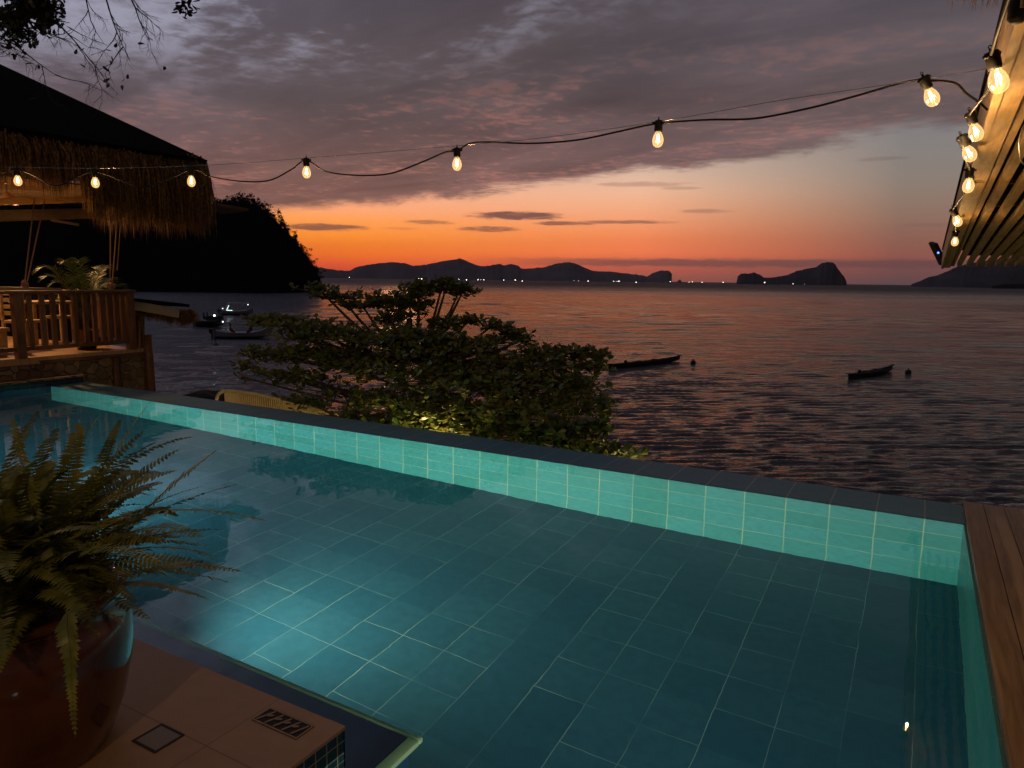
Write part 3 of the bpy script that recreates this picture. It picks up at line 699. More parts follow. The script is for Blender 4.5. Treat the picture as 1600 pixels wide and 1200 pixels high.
# swing hung by ropes
sw = thing('log_swing', 'horizontal log hung on pale ropes beside the palm', 'swing')
SX = -11.35
a = MB(); a.tube([onx(-40, 452, SX), onx(95, 455, SX)], .05, 10); a.build('log', M['wood_pale'], sw, True)
topz = 337
for (x0_, y0_, x1_, y1p) in ((54,330,38,446), (70,332,41,446), (173,352,172,446), (184,350,175,446), (190,350,183,420)):
    a = MB(); q0 = onx(x0_, y0_-20, SX-.25); q1 = onx(x1_, y1p+2, SX); a.tube([q0, q1], .010, 6); a.build('rope', M['rope'], sw)
for x1_ in (39, 174):
    a = MB(); a.sphere(onx(x1_, 447, SX), .05, 10, 8, (1,1,1.3)); a.tube([onx(x1_+math.cos(q)*5, 443+math.sin(q)*5, SX+.05) for q in np.linspace(0, 5, 8)], .012, 6); a.build('knot', M['rope'], sw, True)

# palm
def frond_mesh(mb, p0, p1, p2, n, ln, wd, prof, droop=.3, rw=.004, twist=0., fold=.25, mi=0, back=.35):
    p0, p1, p2 = Vector(p0), Vector(p1), Vector(p2); P = []
    wv = Vector((random.gauss(0,1), random.gauss(0,1), random.gauss(0,.6)))*((p2-p0).length*.018); f1 = random.uniform(5, 9)
    for i in range(n+1):
        t_ = i/n; P.append((1-t_)**2*p0+2*t_*(1-t_)*p1+t_*t_*p2+wv*math.sin(t_*f1)*min(1, t_*2)*(1-t_))
    mb.tube(P[::3]+[P[-1]], [rw*(1-.75*i/(len(P[::3]))) for i in range(len(P[::3])+1)], 4, mi)
    for i in range(1, n):
        t_ = i/n; tg = (P[i+1]-P[i-1]).normalized() if (P[i+1]-P[i-1]).length > 1e-6 else Vector((0,0,1)); sd_ = tg.cross(Vector((0,0,1)))
        if sd_.length < .05: sd_ = tg.cross(Vector((0,1,0)))
        sd_.normalize(); nn = sd_.cross(tg).normalized()
        if twist: sd_ = sd_*math.cos(twist)+nn*math.sin(twist); nn = sd_.cross(tg).normalized()
        L_ = ln*prof(t_)
        if L_ < ln*.04: continue
        for s_ in (-1, 1):
            if random.random() < .03: continue
            dv = (sd_*s_+tg*(back+random.gauss(0,.06))+nn*(fold+random.gauss(0,.08))).normalized(); ll = L_*random.uniform(.85,1.08)
            w_ = wd*(.5+.5*prof(t_)); b0 = P[i]
            mid = b0+dv*ll*.5-Vector((0,0,droop*ll*.12)); end = b0+dv*ll-Vector((0,0,droop*ll*.5))
            mb.add([b0-tg*w_*.35, b0+tg*w_*.35, mid+tg*w_*.5, end, mid-tg*w_*.5], [(0,1,2,4),(4,2,3)], mi)
pm = thing('potted_palm', 'small areca palm with arching lit fronds behind the railing', 'palm')
pc = onx(134, 520, -11.55); pc.z = .402
a = MB(); a.lathe([(.0001,0),(.13,0),(.18,.14),(.19,.30),(.20,.31),(.175,.31),(.165,.27)], pc, 20); a.build('pot', M['clay'], pm, True)
a = MB(); a.lathe([(.0001,.27),(.167,.272)], pc, 20); a.build('soil', M['soil'], pm)
pf = lambda t_: max(0, math.sin(PI*min(1, t_*.93+.09)))**.6*(1 if t_ > .18 else t_/.18)
random.seed(11)
base = pc+Vector((0,0,.30))
tips = [((50,428),(88,396)), ((92,412),(118,392)), ((180,425),(150,398)), ((186,446),(160,420)), ((72,452),(100,424)), ((120,408),(128,400)), ((100,470),(112,432)), ((168,462),(152,430)), ((150,440),(142,415)), ((60,440),(92,415)), ((200,455),(172,430)), ((110,440),(122,420)), ((140,480),(138,440)), ((85,480),(105,445)), ((175,490),(160,450))]
for k, (tp, cp_) in enumerate(tips):
    dx = random.uniform(-.4,.35); a = MB()
    frond_mesh(a, base, onx(cp_[0], cp_[1]-14, -11.55+dx*.6), onx(tp[0], tp[1]+2, -11.55+dx), 36, .26, .016, pf, .5, .006, 0, .3, back=.7)
    a.build('frond', M['palm'], pm)

# furniture seen through the railing
def table(x, y, z, lb):
    t = thing('wooden_table', lb, 'table')
    a = MB(); a.box((x-.35, y-.35, z+.70), (x+.35, y+.35, z+.74)); bevel(a.build('tabletop', M['wood_pale'], t), .006)
    for i in (-1, 1):
        for j in (-1, 1):
            a = MB(); a.box((x+i*.30-.025, y+j*.30-.025, z+.001), (x+i*.30+.025, y+j*.30+.025, z+.699)); a.build('leg', M['wood_pale'], t)
def chair(x, y, z, rz, lb, m_='wood_pale'):
    t = thing('wooden_chair', lb, 'chair', 'slatted wooden chairs in the pavilion', (x, y, z)); t.rotation_euler = (0,0,rz)
    a = MB(); a.box((-.21,-.21,.43), (.21,.21,.47)); a.build('seat', M[m_], t)
    for i in (-1, 1):
        for j in (-1, 1):
            a = MB(); a.box((i*.19-.02, j*.19-.02, .001), (i*.19+.02, j*.19+.02, .429)); a.build('leg', M[m_], t)
    a = MB()
    for k in range(4): a.box((-.21, .185, .55+k*.1), (.21, .205, .61+k*.1))
    for i in (-1, 1): a.box((i*.19-.018, .186, .471), (i*.19+.018, .222, .93))
    a.build('backrest', M[m_], t)
table(-12.6, 6.55, .4, 'wooden table standing behind the railing near the palm')
chair(-12.1, 6.0, .4, R(200), 'wooden chair behind the left end of the railing', 'wood_pale')
chair(-12.9, 7.0, .4, R(20), 'wooden chair behind the table and the palm', 'wood_pale')
t = thing('wooden_bench', 'low timber bench with rounded dark cushion at the left edge of the pavilion', 'bench')
q = onx(8, 520, -11.6)
a = MB(); a.box((-12.1, q.y-.9, .75), (-11.5, q.y+.02, .80)); a.build('seat', M['wood_pale'], t)
for yy in (-.85, -.03):
    a = MB(); a.box((-12.05, q.y+yy-.03, .401), (-11.55, q.y+yy+.03, .749)); a.build('leg', M['wood_pale'], t)
a = MB(); a.box((-12.1, q.y-.9, 1.0), (-12.06, q.y+.02, 1.22)); a.build('backrest', M['wood_pale'], t)
# small awning to the right of the railing
aw = thing('thatched_awning', 'low thatched awning with a cream edge board right of the railing', 'awning')
A0, A1 = onx(205, 476, -11.3), onx(279, 490, -11.3)
a = MB(); a.beam(A0, A1, .03, .15); a.build('edge_board', mat('cream_board', (.42,.36,.27), .6)[0], aw)
a = MB(); a.beam(A0+Vector((-.4,0,.085)), onx(292,480,-11.3)+Vector((-.4,0,.03)), .95, .05); a.build('roof', M['roof_black'], aw)
a = MB(); strands(a, 900, A1+Vector((-.03,.03,.03)), onx(300, 487, -11.33), (0,1,0), .26, .20, .05, .05, .008); strands(a, 900, A0+Vector((-.10,0,-.05)), A1+Vector((-.08,.0,-.05)), (-1,0,0), .10, .16, .02, .04, .008); a.build('thatch', M['straw'], aw)
a = MB(); a.tube([onx(221, 492, -11.35), onx(221, 546, -11.35)], .05, 8); a.build('post', M['wood_dark'], aw)
a = MB(); a.beam(onx(211,492,-11.5), onx(211,545,-11.5), .10, .10); a.build('frame', M['wood_dark'], aw)

# pavilion lamps (hanging under the roof, hidden by the fringe)
for i, (x, y, z) in enumerate(((-12.9, 6.3, 2.68), (-13.2, 4.6, 2.68))):
    t = thing('pendant_lamp', 'woven pendant lamp hanging under the pavilion roof', 'pendant lamp', 'pendant lamps under the pavilion roof')
    a = MB(); a.lathe([(.03,.18),(.12,.10),(.16,.02),(.15,.0),(.11,.09),(.02,.17)], (x,y,z), 18); a.build('shade', M['rope'], t, True)
    a = MB(); a.tube([(x,y,z+.17),(x,y,z+.32)], .006, 5); a.build('cord', M['black'], t)
    a = MB(); a.sphere((x,y,z+.03), .035, 12, 8); a.build('bulb', emis('pendant_bulb', (1,.6,.25), 30), t)
    lamp('pendant_glow', (x, y, z-.02), (120, 90)[i], (1,.52,.20), .05)

# ------------------------------------------------------------------ potted fern
PC = Vector((-2.40, 1.06, DZ))
fn = thing('potted_fern', 'bushy Boston fern in a large glazed brown clay pot on the terrace', 'potted plant')
prof = [(.0001,.001),(.255,.001),(.275,.02),(.318,.14),(.345,.27),(.352,.36),(.342,.43),(.315,.475),(.318,.49),(.335,.50),(.340,.515),(.330,.525),(.300,.52),(.290,.50),(.295,.44)]
a = MB(); a.lathe(prof, PC, 56); a.build('pot', M['clay'], fn, True)
a = MB(); a.lathe([(.0001,.475),(.293,.465)], PC, 40); a.build('soil', M['soil'], fn)
random.seed(21)
FB = PC+Vector((0,0,.50))
fp = lambda t_: (min(1, t_/.12))*(max(0, 1-t_)**.55)*1.02
def fern_frond(tip, rise, ln=.062, base=None, n=46, tw=None):
    b0 = (base or FB+Vector((random.gauss(0,.07), random.gauss(0,.07), 0))); tip = Vector(tip)
    mid = b0*.45+tip*.55+Vector((0,0,rise)); a = MB()
    frond_mesh(a, b0, mid, tip, n, ln, .0155, fp, .35, .0022, random.gauss(0,.35) if tw is None else tw, .08, back=.25)
    a.build('frond', M['fern'], fn)
hero = [(224,627,2.25,.08),(286,682,2.2,.20),(232,690,2.1,.12),(268,700,2.3,.06),(320,703,2.2,.04),(350,757,2.15,.10),(394,814,2.05,.26),(340,910,2.0,.16),(357,893,2.1,.12),(330,827,2.1,.1),
        (180,655,2.2,.1),(150,648,2.2,.12),(120,660,2.15,.1),(60,640,2.1,.08),(22,650,2.0,.06),(88,668,2.0,.1),(262,735,2.2,.14),(322,872,1.95,.18),(300,838,1.95,.2),(240,880,1.85,.2),(300,760,2.25,.12),(215,672,2.3,.05)]
for px, py, D, rs in hero: px = 60+(px-60)*1.07; fern_frond(atd(px, py, D), rs, ln=.055 if D > 2.15 else .078)
fern_frond(atd(118, 1152, 1.80), .12, .040, atd(105, 955, 1.86), 40)      # the frond that hangs down over the pot
for _ in range(9):
    th = random.uniform(-1.4, 1.2); L_ = random.uniform(.34, .46); v = Vector((math.cos(th-.6), math.sin(th-.6), random.uniform(-.35,.05)))
    v = Vector((v.x*L_, v.y*L_, v.z*.55)); fern_frond(FB+v, random.uniform(.12,.2), random.uniform(.05,.065))
for _ in range(185):
    th = random.uniform(0, 2*PI); el_ = random.uniform(-.02, 1.2); L_ = random.uniform(.42, .68)
    v = Vector((math.cos(th)*math.cos(el_), math.sin(th)*math.cos(el_), math.sin(el_)*.75))*L_
    fern_frond(FB+v, random.uniform(.08,.24), random.uniform(.055,.078))

# ------------------------------------------------------------------ sea almond tree behind the pool
def leaf_quad(mb, p, dv, nn, L_, W_):
    sd_ = dv.cross(nn).normalized()
    mb.add([p, p+dv*L_*.45-sd_*W_*.38, p+dv*L_*.8-sd_*W_*.46, p+dv*L_, p+dv*L_*.8+sd_*W_*.46, p+dv*L_*.45+sd_*W_*.38], [(0,1,2,3),(0,3,4,5)])
tr = thing('sea_almond_tree', 'broad low tree with tiers of leaves just beyond the pool edge', 'tree')
TB = Vector((-4.4, 9.3, -3.9)); T1 = TB+Vector((.1,-.2,1.7)); T2 = TB+Vector((0.1,-.1,3.3)); T3 = atd(650, 560, 9.4); T4 = atd(640, 500, 9.6)
a = MB(); a.tube(bez([TB, T1, T2, T3, T4], 5), [.17-.0065*i for i in range(21)], 8); a.build('trunk', M['bark'], tr, True)
# clusters: px, py, rx, ry, depth, n
CL = [(655,447,26,7,9.8,110),(700,441,24,6,9.9,90),(725,452,14,5,10.,40),(498,452,34,8,10.0,85),(530,462,44,10,10.0,150),(565,476,40,12,9.9,150),(600,470,36,13,9.9,160),(640,478,38,16,9.8,220),(655,460,34,12,9.8,150),(690,450,36,12,9.9,160),(718,455,26,9,10.,90),(620,495,34,9,9.7,140),(600,500,22,7,9.7,60),
 (412,500,28,8,9.4,100),(445,505,36,10,9.3,160),(490,512,44,12,9.3,210),(540,522,52,15,9.3,280),(470,525,34,8,9.2,120),(600,530,64,18,9.2,420),(660,525,60,17,9.2,360),(700,505,34,10,9.4,150),(732,500,18,8,9.5,60),(770,508,28,8,9.3,110),(800,520,28,10,9.3,130),(815,532,20,8,9.2,70),(740,535,60,14,9.1,330),(680,550,80,14,9.0,400),
 (400,550,28,11,9.1,80),(385,572,18,9,9.0,40),(440,555,34,17,9.0,150),(480,550,40,18,9.0,230),(430,585,28,12,8.9,75),(380,590,10,6,8.9,14),
 (520,560,56,20,8.9,300),(560,565,60,24,8.9,380),(470,590,44,20,8.7,170),(850,552,44,10,9.0,200),(890,548,34,7,9.0,120),(920,556,28,7,9.0,80),(942,552,16,5,9.0,25),(900,570,46,10,8.9,190),(935,575,22,8,8.9,60),(810,565,70,18,8.9,460),
 (640,580,90,24,8.7,300),(720,590,90,26,8.6,640),(800,600,80,26,8.5,560),(870,595,56,20,8.6,300),(900,605,40,14,8.6,150),
 (530,610,60,24,8.4,170),(600,620,60,26,8.3,200),(660,630,70,26,8.2,330),(730,640,80,26,8.0,560),(810,640,80,26,8.0,520),(880,630,50,20,8.2,260),(920,640,40,16,8.2,130),(940,625,20,9,8.3,50),
 (480,628,44,12,8.1,110),(560,650,60,12,7.8,150),(620,660,60,16,7.7,230),(690,665,60,18,7.5,320),(760,672,64,20,7.4,360),(830,678,60,18,7.3,320),(890,672,46,18,7.4,220),(935,668,30,14,7.6,90),(950,645,16,10,7.9,30),
 (650,683,50,8,7.2,120),(720,692,50,9,7.1,150),(790,700,60,9,7.0,190),(860,704,56,9,7.0,190),(915,702,44,9,7.1,130),(955,706,34,7,7.1,90),(985,711,18,4,7.1,34),(600,672,40,7,7.3,80)]
random.seed(5); cr = MB(); tw = []
for px, py, rx, ry, D, n in CL:
    n = int(n*1.6); c = atd(px, py, D)
    if c.y < 6.75+ry/F*D: c = ony(px, py, 6.75+ry/F*D); D = (c-CAM).dot(fw)
    n = n; kx, ky = rx/F*D, ry/F*D
    # sprigs: short twigs each carrying a whorl of leaves
    ns = max(3, n//7)
    start = T3 if py < 560 else (T2 if py < 620 else T1+Vector((0,0,.6)))
    a = MB(); mid = (start+c)/2+Vector((0,0,-.15)); a.tube(bez([start, mid, c], 5), [.040-.0028*i for i in range(11)], 5)
    for _ in range(ns):
        u, v, w_ = random.gauss(0,.55), random.gauss(0,.42), random.gauss(0,.6)
        q = c+r0*(u*kx)+Vector((0,0,1))*(v*ky)+FH*(w_*kx*.75)
        if math.sqrt(u*u+v*v) > 1.25: continue
        if q.y < 6.35: q.y = 6.35+random.random()*.3
        a.tube([c+(q-c)*.15, (c+q)/2+Vector((0,0,-.03)), q], [.010,.007,.004], 4)
        for k in range(random.randint(5, 9)):
            th = random.uniform(0, 2*PI); e_ = random.uniform(-.5, .9)
            dv = Vector((math.cos(th)*math.cos(e_), math.sin(th)*math.cos(e_), math.sin(e_))); nn = (Vector((0,0,1))+Vector((random.gauss(0,.5), random.gauss(0,.5), 0))).normalized()
            L_ = random.uniform(.055,.11); leaf_quad(cr, q+dv*.01, dv, nn, L_, L_*.62)
    a.build('branch', M['bark'], tr)
cr.build('crown', M['leaf'], tr)
# warm garden spike lamp that lights the foot of the tree
gp_ = atd(628, 690, 7.3); 
t = thing('garden_spotlight', 'small spike lamp shining up into the tree from behind the pool edge', 'garden lamp')
gl = Vector((-4.7, 6.5, -.55))
a = MB(); a.lathe([(.0001,-.02),(.04,-.02),(.05,.09),(.055,.09),(.05,.0)], gl, 14); a.build('head', M['black'], t, True)
a = MB(); a.tube([gl+Vector((0,0,-.02)), gl+Vector((0,0,-1.9))], .01, 6); a.build('spike', M['black'], t)
a = MB(); a.lathe([(.0001,.06),(.047,.06)], gl, 14); a.build('lens', emis('spike_lens', (1,.7,.3), 8, False), t)
lamp('garden_glow', gl+Vector((0,0,.11)), 42, (1,.66,.24), .04)
lamp('garden_glow', Vector((-3.7, 7.4, -1.5)), 26, (1,.72,.28), .04)  # bare light added to spread the warm uplight under the tree
lamp('garden_glow', Vector((-2.5, 6.85, -1.1)), 38, (1,.7,.26), .04)  # another added light without a fixture, for the lower crown
# cream ribbed bench back behind the coping
t = thing('rattan_bench', 'cream ribbed rattan bench back showing over the pool edge left of the tree', 'bench')
top = [(337,630),(341,617),(351,611),(366,611),(400,616),(440,625),(470,632),(500,641),(532,650)]
DB = 9.7
a = MB(); a.tube(bez([atd(x,y,DB+ (0)) for x, y in top], 4), .022, 8); a.build('top_rail', M['cream'], t, True)
a = MB()
P_ = bez([atd(x,y,DB) for x, y in top[2:]], 12)
for k in range(0, len(P_)-1, 1):
    p = P_[k]; a.tube([p, p+Vector((0,0,-.30))+FH*.03], .011, 5)
a.build('ribs', M['cream'], t)
a = MB(); q0, q1 = P_[0], P_[-1]
for k in range(len(P_)-1): a.beam(P_[k]+Vector((0,0,-.09))+FH*.03, P_[k+1]+Vector((0,0,-.09))+FH*.03, .006, .16)
a.build('dark_back_panel', M['wood_dark'], t)
a = MB(); a.box((q0.x-.02, q0.y-.1, -1.1), (q0.x+.5, q0.y+.5, q0.z-.32)); a.build('seat', M['cream'], t)
a = MB(); 
for q in (P_[2], P_[-3]): a.tube([q+Vector((0,0,-.3)), Vector((q.x, q.y, -2.6))], .025, 6)
a.build('leg', M['wood_dark'], t)
# grass tuft and dark rocks on the shore
a = MB(); random.seed(9)
for k in range(46):
    p = atd(random.uniform(425,462), 672, 8.7); L_ = random.uniform(.12,.3); dv = Vector((random.gauss(0,.5), random.gauss(0,.5), 1)).normalized()
    a.add([p-r0*.006, p+r0*.006, p+dv*L_*.6+r0*.005, p+dv*L_+Vector((0,0,-.02))+r0*.06*random.choice((-1,1))], [(0,1,2),(0,2,3)])
tag(a.build('grass_tuft', M['leaf']), 'tuft of narrow leaves poking over the pool edge by the bench', 'plant')
def rock(px, py, D, rx, ry, rz_, seed, lb):
    rn = np.random.default_rng(seed); a = MB(); c = atd(px, py, D); a.sphere((0,0,0), 1, 20, 12)
    ph = rn.uniform(0, 6, 12); vs = []
    for v in a.v:
        k = 1+.12*math.sin(v[0]*4+ph[0])*math.cos(v[1]*5+ph[1])+.09*math.sin(v[2]*7+ph[2]+v[0]*6)
        vs.append((c.x+(v[0]*rx*r0.x+v[1]*ry*FH.x)*k, c.y+(v[0]*rx*r0.y+v[1]*ry*FH.y)*k, c.z+v[2]*rz_*k))
    a.v = vs; tag(a.build('shore_rock', M['rock'], smooth=True), lb, 'rock', 'dark rocks on the shore')
rock(322, 640, 13, 0.55, .6, .32, 1, 'dark rock nearest the stone wall, left of the rattan bench')
rock(368, 642, 13.2, .6, .6, .34, 2, 'dark rock right behind the rattan bench')
rock(280, 640, 12.6, .4, .5, .22, 3, 'small low dark rock at the foot of the log post')
rock(420, 655, 13.5, .7, .7, .40, 4, 'dark rock partly behind the left branches of the tree')

# ------------------------------------------------------------------ overhanging branches, top left
def branches(seed, starts, lb, leafs, name='overhanging_tree'):
    random.seed(seed); t = thing(name, lb, 'tree branches'); tb = MB(); lf = MB()
    def grow(p, dv, L_, r_, depth):
        pts = [p]; n = 5; q = p
        for i in range(n):
            dv = (dv+Vector((random.gauss(0,.16), random.gauss(0,.16), random.gauss(0,.14)-.02))).normalized(); q = q+dv*L_/n; pts.append(q)
            if depth > 0 and random.random() < .75:
                sd_ = (r0*random.choice((-1,1))*random.uniform(.4,.9)+Vector((0,0,random.uniform(-.5,.25)))+FH*random.gauss(0,.3))
                grow(q, (dv+sd_).normalized(), L_*random.uniform(.35,.62), r_*.55, depth-1)
        tb.tube(pts, [r_*(1-.75*i/n) for i in range(n+1)], 4)
        if depth == 0 and random.random() < leafs[0]:
            for _ in range(leafs[1]):
                dvv = Vector((random.gauss(0,1), random.gauss(0,1), random.gauss(-.3,1))).normalized(); leaf_quad(lf, q+Vector((random.gauss(0,.04), random.gauss(0,.04), random.gauss(0,.04))), dvv, Vector((random.gauss(0,.6), random.gauss(0,.6), 1)).normalized(), random.uniform(.05,.09), .035)
    for px, py, D, ax, az_, L_, r_, dp in starts:
        grow(atd(px, py, D), (r0*ax+Vector((0,0,az_))).normalized(), L_, r_, dp)
    tb.build('branch', M['twig'], t); 
    if lf.v: lf.build('foliage', M['silleaf'], t)
    return t
branches(14, [(160,-20,7,.06,-1,.70,.011,3), (100,-20,7,-.1,-1,.62,.010,3), (194,-25,7,.30,-1,.62,.011,3), (72,22,7,.85,-.6,.62,.010,3), (-20,42,7,1,-.30,.70,.010,3), (-20,60,7,.9,-.35,.45,.008,2), (128,-20,7,.2,-1,.55,.009,3), (40,30,7,.9,-.5,.5,.009,3)],
         'bare dark twigs hanging into the sky at the top left', (.06, 3), 'bare_branch')
branches(15, [(-30,-10,6.6,1,-.2,.42,.010,3), (0,-24,6.6,.6,-.6,.28,.010,3), (36,-24,6.6,.5,-.6,.24,.008,3), (-20,16,6.6,1,-.3,.32,.008,3), (16,-14,6.6,.8,-.3,.26,.008,2)],
         'dark leafy branch filling the top left corner', (.75, 9), 'leafy_branch')
branches(16, [(292,-12,7,-.1,-.6,.14,.006,2)], 'tiny leafy sprig dipping in at the top edge', (.6, 5), 'leafy_sprig')
branches(17, [(-25,92,8,1,.12,.30,.005,2)], 'thin twig touching the pavilion roof at the left edge', (0, 0), 'bare_branch')

# ------------------------------------------------------------------ headland and islands
def ridge(name, prof_px, D, depth, mat_, lb, cat, base_py=None, rough=.0, seed=0, step=4):
    """solid ridge: crest follows the skyline at distance D, sloping down before and behind it"""
    rn = random.Random(seed); xs = list(range(int(prof_px[0][0]), int(prof_px[-1][0])+1, step)); n = 14; g = MB()
    for px in xs:
        for (x0_, y0_), (x1_, y1_) in zip(prof_px, prof_px[1:]):
            if x0_ <= px <= x1_: py = y0_+(y1_-y0_)*((px-x0_)/(x1_-x0_)); break
        py += rn.gauss(0, rough)
        c = atd(px, py, D); hz = max(c.z-SEA, .2); bear = Vector((c.x, c.y, 0)).normalized()
        for k in range(n):
            t_ = -1+2*k/(n-1); hh = (1-abs(t_)**1.5)**.9 if abs(t_) < 1 else 0
            p = Vector((c.x, c.y, 0))+bear*(t_*depth*(.25+.75*min(1, hz/(depth*.6)))); wob_ = 1+.0*k
            g.v.append((p.x, p.y, SEA-2+(hz+2)*hh*(1+rn.gauss(0,.015)*(abs(t_)>.1))))
    m_ = len(xs)
    g.f = [(i*n+k, (i+1)*n+k, (i+1)*n+k+1, i*n+k+1) for i in range(m_-1) for k in range(n-1)]+[tuple(range(n)), tuple((m_-1)*n+k for k in range(n))[::-1]]; g.m = [0]*len(g.f)
    o = g.build(name, mat_, smooth=False); tag(o, lb, cat, kind='structure'); return o
HL = [(-500,400),(-200,330),(0,300),(150,298),(300,312),(330,318),(355,316),(380,312),(405,322),(430,343),(450,362),(465,380),(480,400),(492,418),(500,434),(504,446),(506,453)]
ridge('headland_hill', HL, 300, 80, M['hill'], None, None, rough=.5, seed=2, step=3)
far = [(470,425),(500,417),(512,420),(530,422),(545,423),(560,416),(590,411),(618,409),(634,411),(645,415),(660,414),(690,408),(712,405),(719,402),(726,406),(742,413),(758,416),(772,413),(780,411.5),(788,415),(800,411.5),(810,415),(815,420),(830,419),(850,417),(868,412),(885,409),(896,410),(910,416),(925,423),(950,424),(980,427),(1005,430),(1012,432),(1020,426),(1034,422),(1047,423),(1051,430),(1052,439)]
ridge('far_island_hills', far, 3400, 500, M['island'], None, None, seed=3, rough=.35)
ridge('islet', [(1058,440),(1061,437),(1063,437),(1065,440)], 3200, 20, M['island'], None, None, seed=4, step=1)
isl = [(1151,440),(1153,431),(1158,427),(1166,427),(1172,427),(1178,425),(1183,427),(1188,429),(1194,434),(1210,433),(1232,429),(1245,423),(1262,419),(1275,417),(1283,411),(1292,409),(1300,409),(1305,412),(1309,419),(1314,426),(1319,432),(1323,441)]
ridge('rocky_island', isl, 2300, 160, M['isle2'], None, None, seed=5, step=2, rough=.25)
rh = [(1424,444),(1440,438),(1450,433),(1465,430),(1478,424),(1492,418),(1510,412),(1560,404),(1640,396),(1800,385),(2100,380)]
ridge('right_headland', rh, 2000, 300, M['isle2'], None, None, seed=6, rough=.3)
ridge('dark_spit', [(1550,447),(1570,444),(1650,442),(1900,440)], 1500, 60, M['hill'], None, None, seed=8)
# trees along the headland skyline
def crown_tree(seed, n=260):
    random.seed(seed); cr_ = MB(); tk = MB(); tk.tube([(0,0,-1.6),(0,.1,.2),(.1,0,1.0)], [.12,.09,.05], 5)
    cl = [(random.gauss(0,.75), random.gauss(0,.75), random.uniform(.3,1.7), random.uniform(.3,.6)) for _ in range(9)]
    for x, y, z, r_ in cl:
        tk.tube([(0,0,.1),(x*.5,y*.5,z*.6),(x,y,z)], [.05,.035,.02], 4)
        for _ in range(n//9):
            v = Vector((random.gauss(0,1), random.gauss(0,1), random.gauss(0,.8))).normalized()*r_*random.random()**.4
            dv = Vector((random.gauss(0,1), random.gauss(0,1), random.gauss(0,1))).normalized(); leaf_quad(cr_, Vector((x,y,z))+v, dv, Vector((random.gauss(0,.5),random.gauss(0,.5),1)).normalized(), .26, .20)
    return tk, cr_
protos = []
sky_pts = [(342,330),(352,322),(361,318),(370,315),(379,312),(388,313),(397,317),(405,323),(412,329),(419,335),(426,341),(432,347),(438,352),(444,358),(449,363),(455,370),(461,377),(467,384),(472,391),(478,399),(484,407),(489,415),(495,424),(500,433)]
pl = ['on the summit','just below the summit','half way down the slope','low on the slope']
for i, (px, py) in enumerate(sky_pts):
    if i < 4:
        t = thing('hillside_tree', 'x', 'tree', 'trees along the skyline of the dark headland'); a, b_ = crown_tree(40+i)
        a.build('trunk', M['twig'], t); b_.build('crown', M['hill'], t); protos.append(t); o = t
    else: o = dup(protos[i % 4])
    sc = random.uniform(1.3, 2.5) if i < 16 else random.uniform(1.0, 1.9)
    o.location = atd(px, py+4, 300); o.scale = (sc,)*3; o.rotation_euler = (0, 0, random.uniform(0, 6))
    o['label'] = 'silhouetted tree on the headland skyline, number %d of 24 from the pavilion' % (i+1)
random.seed(77)
for k in range(46):
    px = random.uniform(335, 498)
    for (x0_, y0_), (x1_, y1_) in zip(HL, HL[1:]):
        if x0_ <= px <= x1_: py = y0_+(y1_-y0_)*((px-x0_)/(x1_-x0_))
    o = dup(protos[k % 4]); s_ = random.uniform(.8, 1.6); o.scale = (s_,)*3; o.location = atd(px, py+random.uniform(2,6), 299); o.rotation_euler = (0,0,random.uniform(0,6))
    o['label'] = 'small shrubby tree filling the dark skyline of the headland'; o['group'] = 'shrubby trees filling the headland skyline'

# ------------------------------------------------------------------ boats
def hull(mb, L_, B_, H_, nst=15, sheer=.5, stern=.6, mi=0):
    rings = []
    for i in range(nst):
        t_ = i/(nst-1); x = -L_/2+L_*t_
        wd_ = B_/2*(stern+(1-stern)*min(1, t_/.35))*(1-max(0, (t_-.45)/.55)**2.2); wd_ = max(wd_, .01)
        sh = H_*(1+sheer*abs(2*t_-1)**2.5*(1 if t_ > .5 else .35)); kb = H_*.55*max(0, (t_-.7)/.3)**2
        rings.append([(x, -wd_, sh), (x, -wd_*.82, H_*.35+kb*.6), (x, 0, kb), (x, wd_*.82, H_*.35+kb*.6), (x, wd_, sh), (x, wd_*.8, sh-.02), (x, 0, H_*.45+kb*.7), (x, -wd_*.8, sh-.02)])
    vs = [v for r_ in rings for v in r_]; k = 8
    mb.add(vs, [(i*k+j, i*k+(j+1) % k, (i+1)*k+(j+1) % k, (i+1)*k+j) for i in range(nst-1) for j in range(k)]+[tuple(range(k))[::-1], tuple((nst-1)*k+j for j in range(k))], mi)
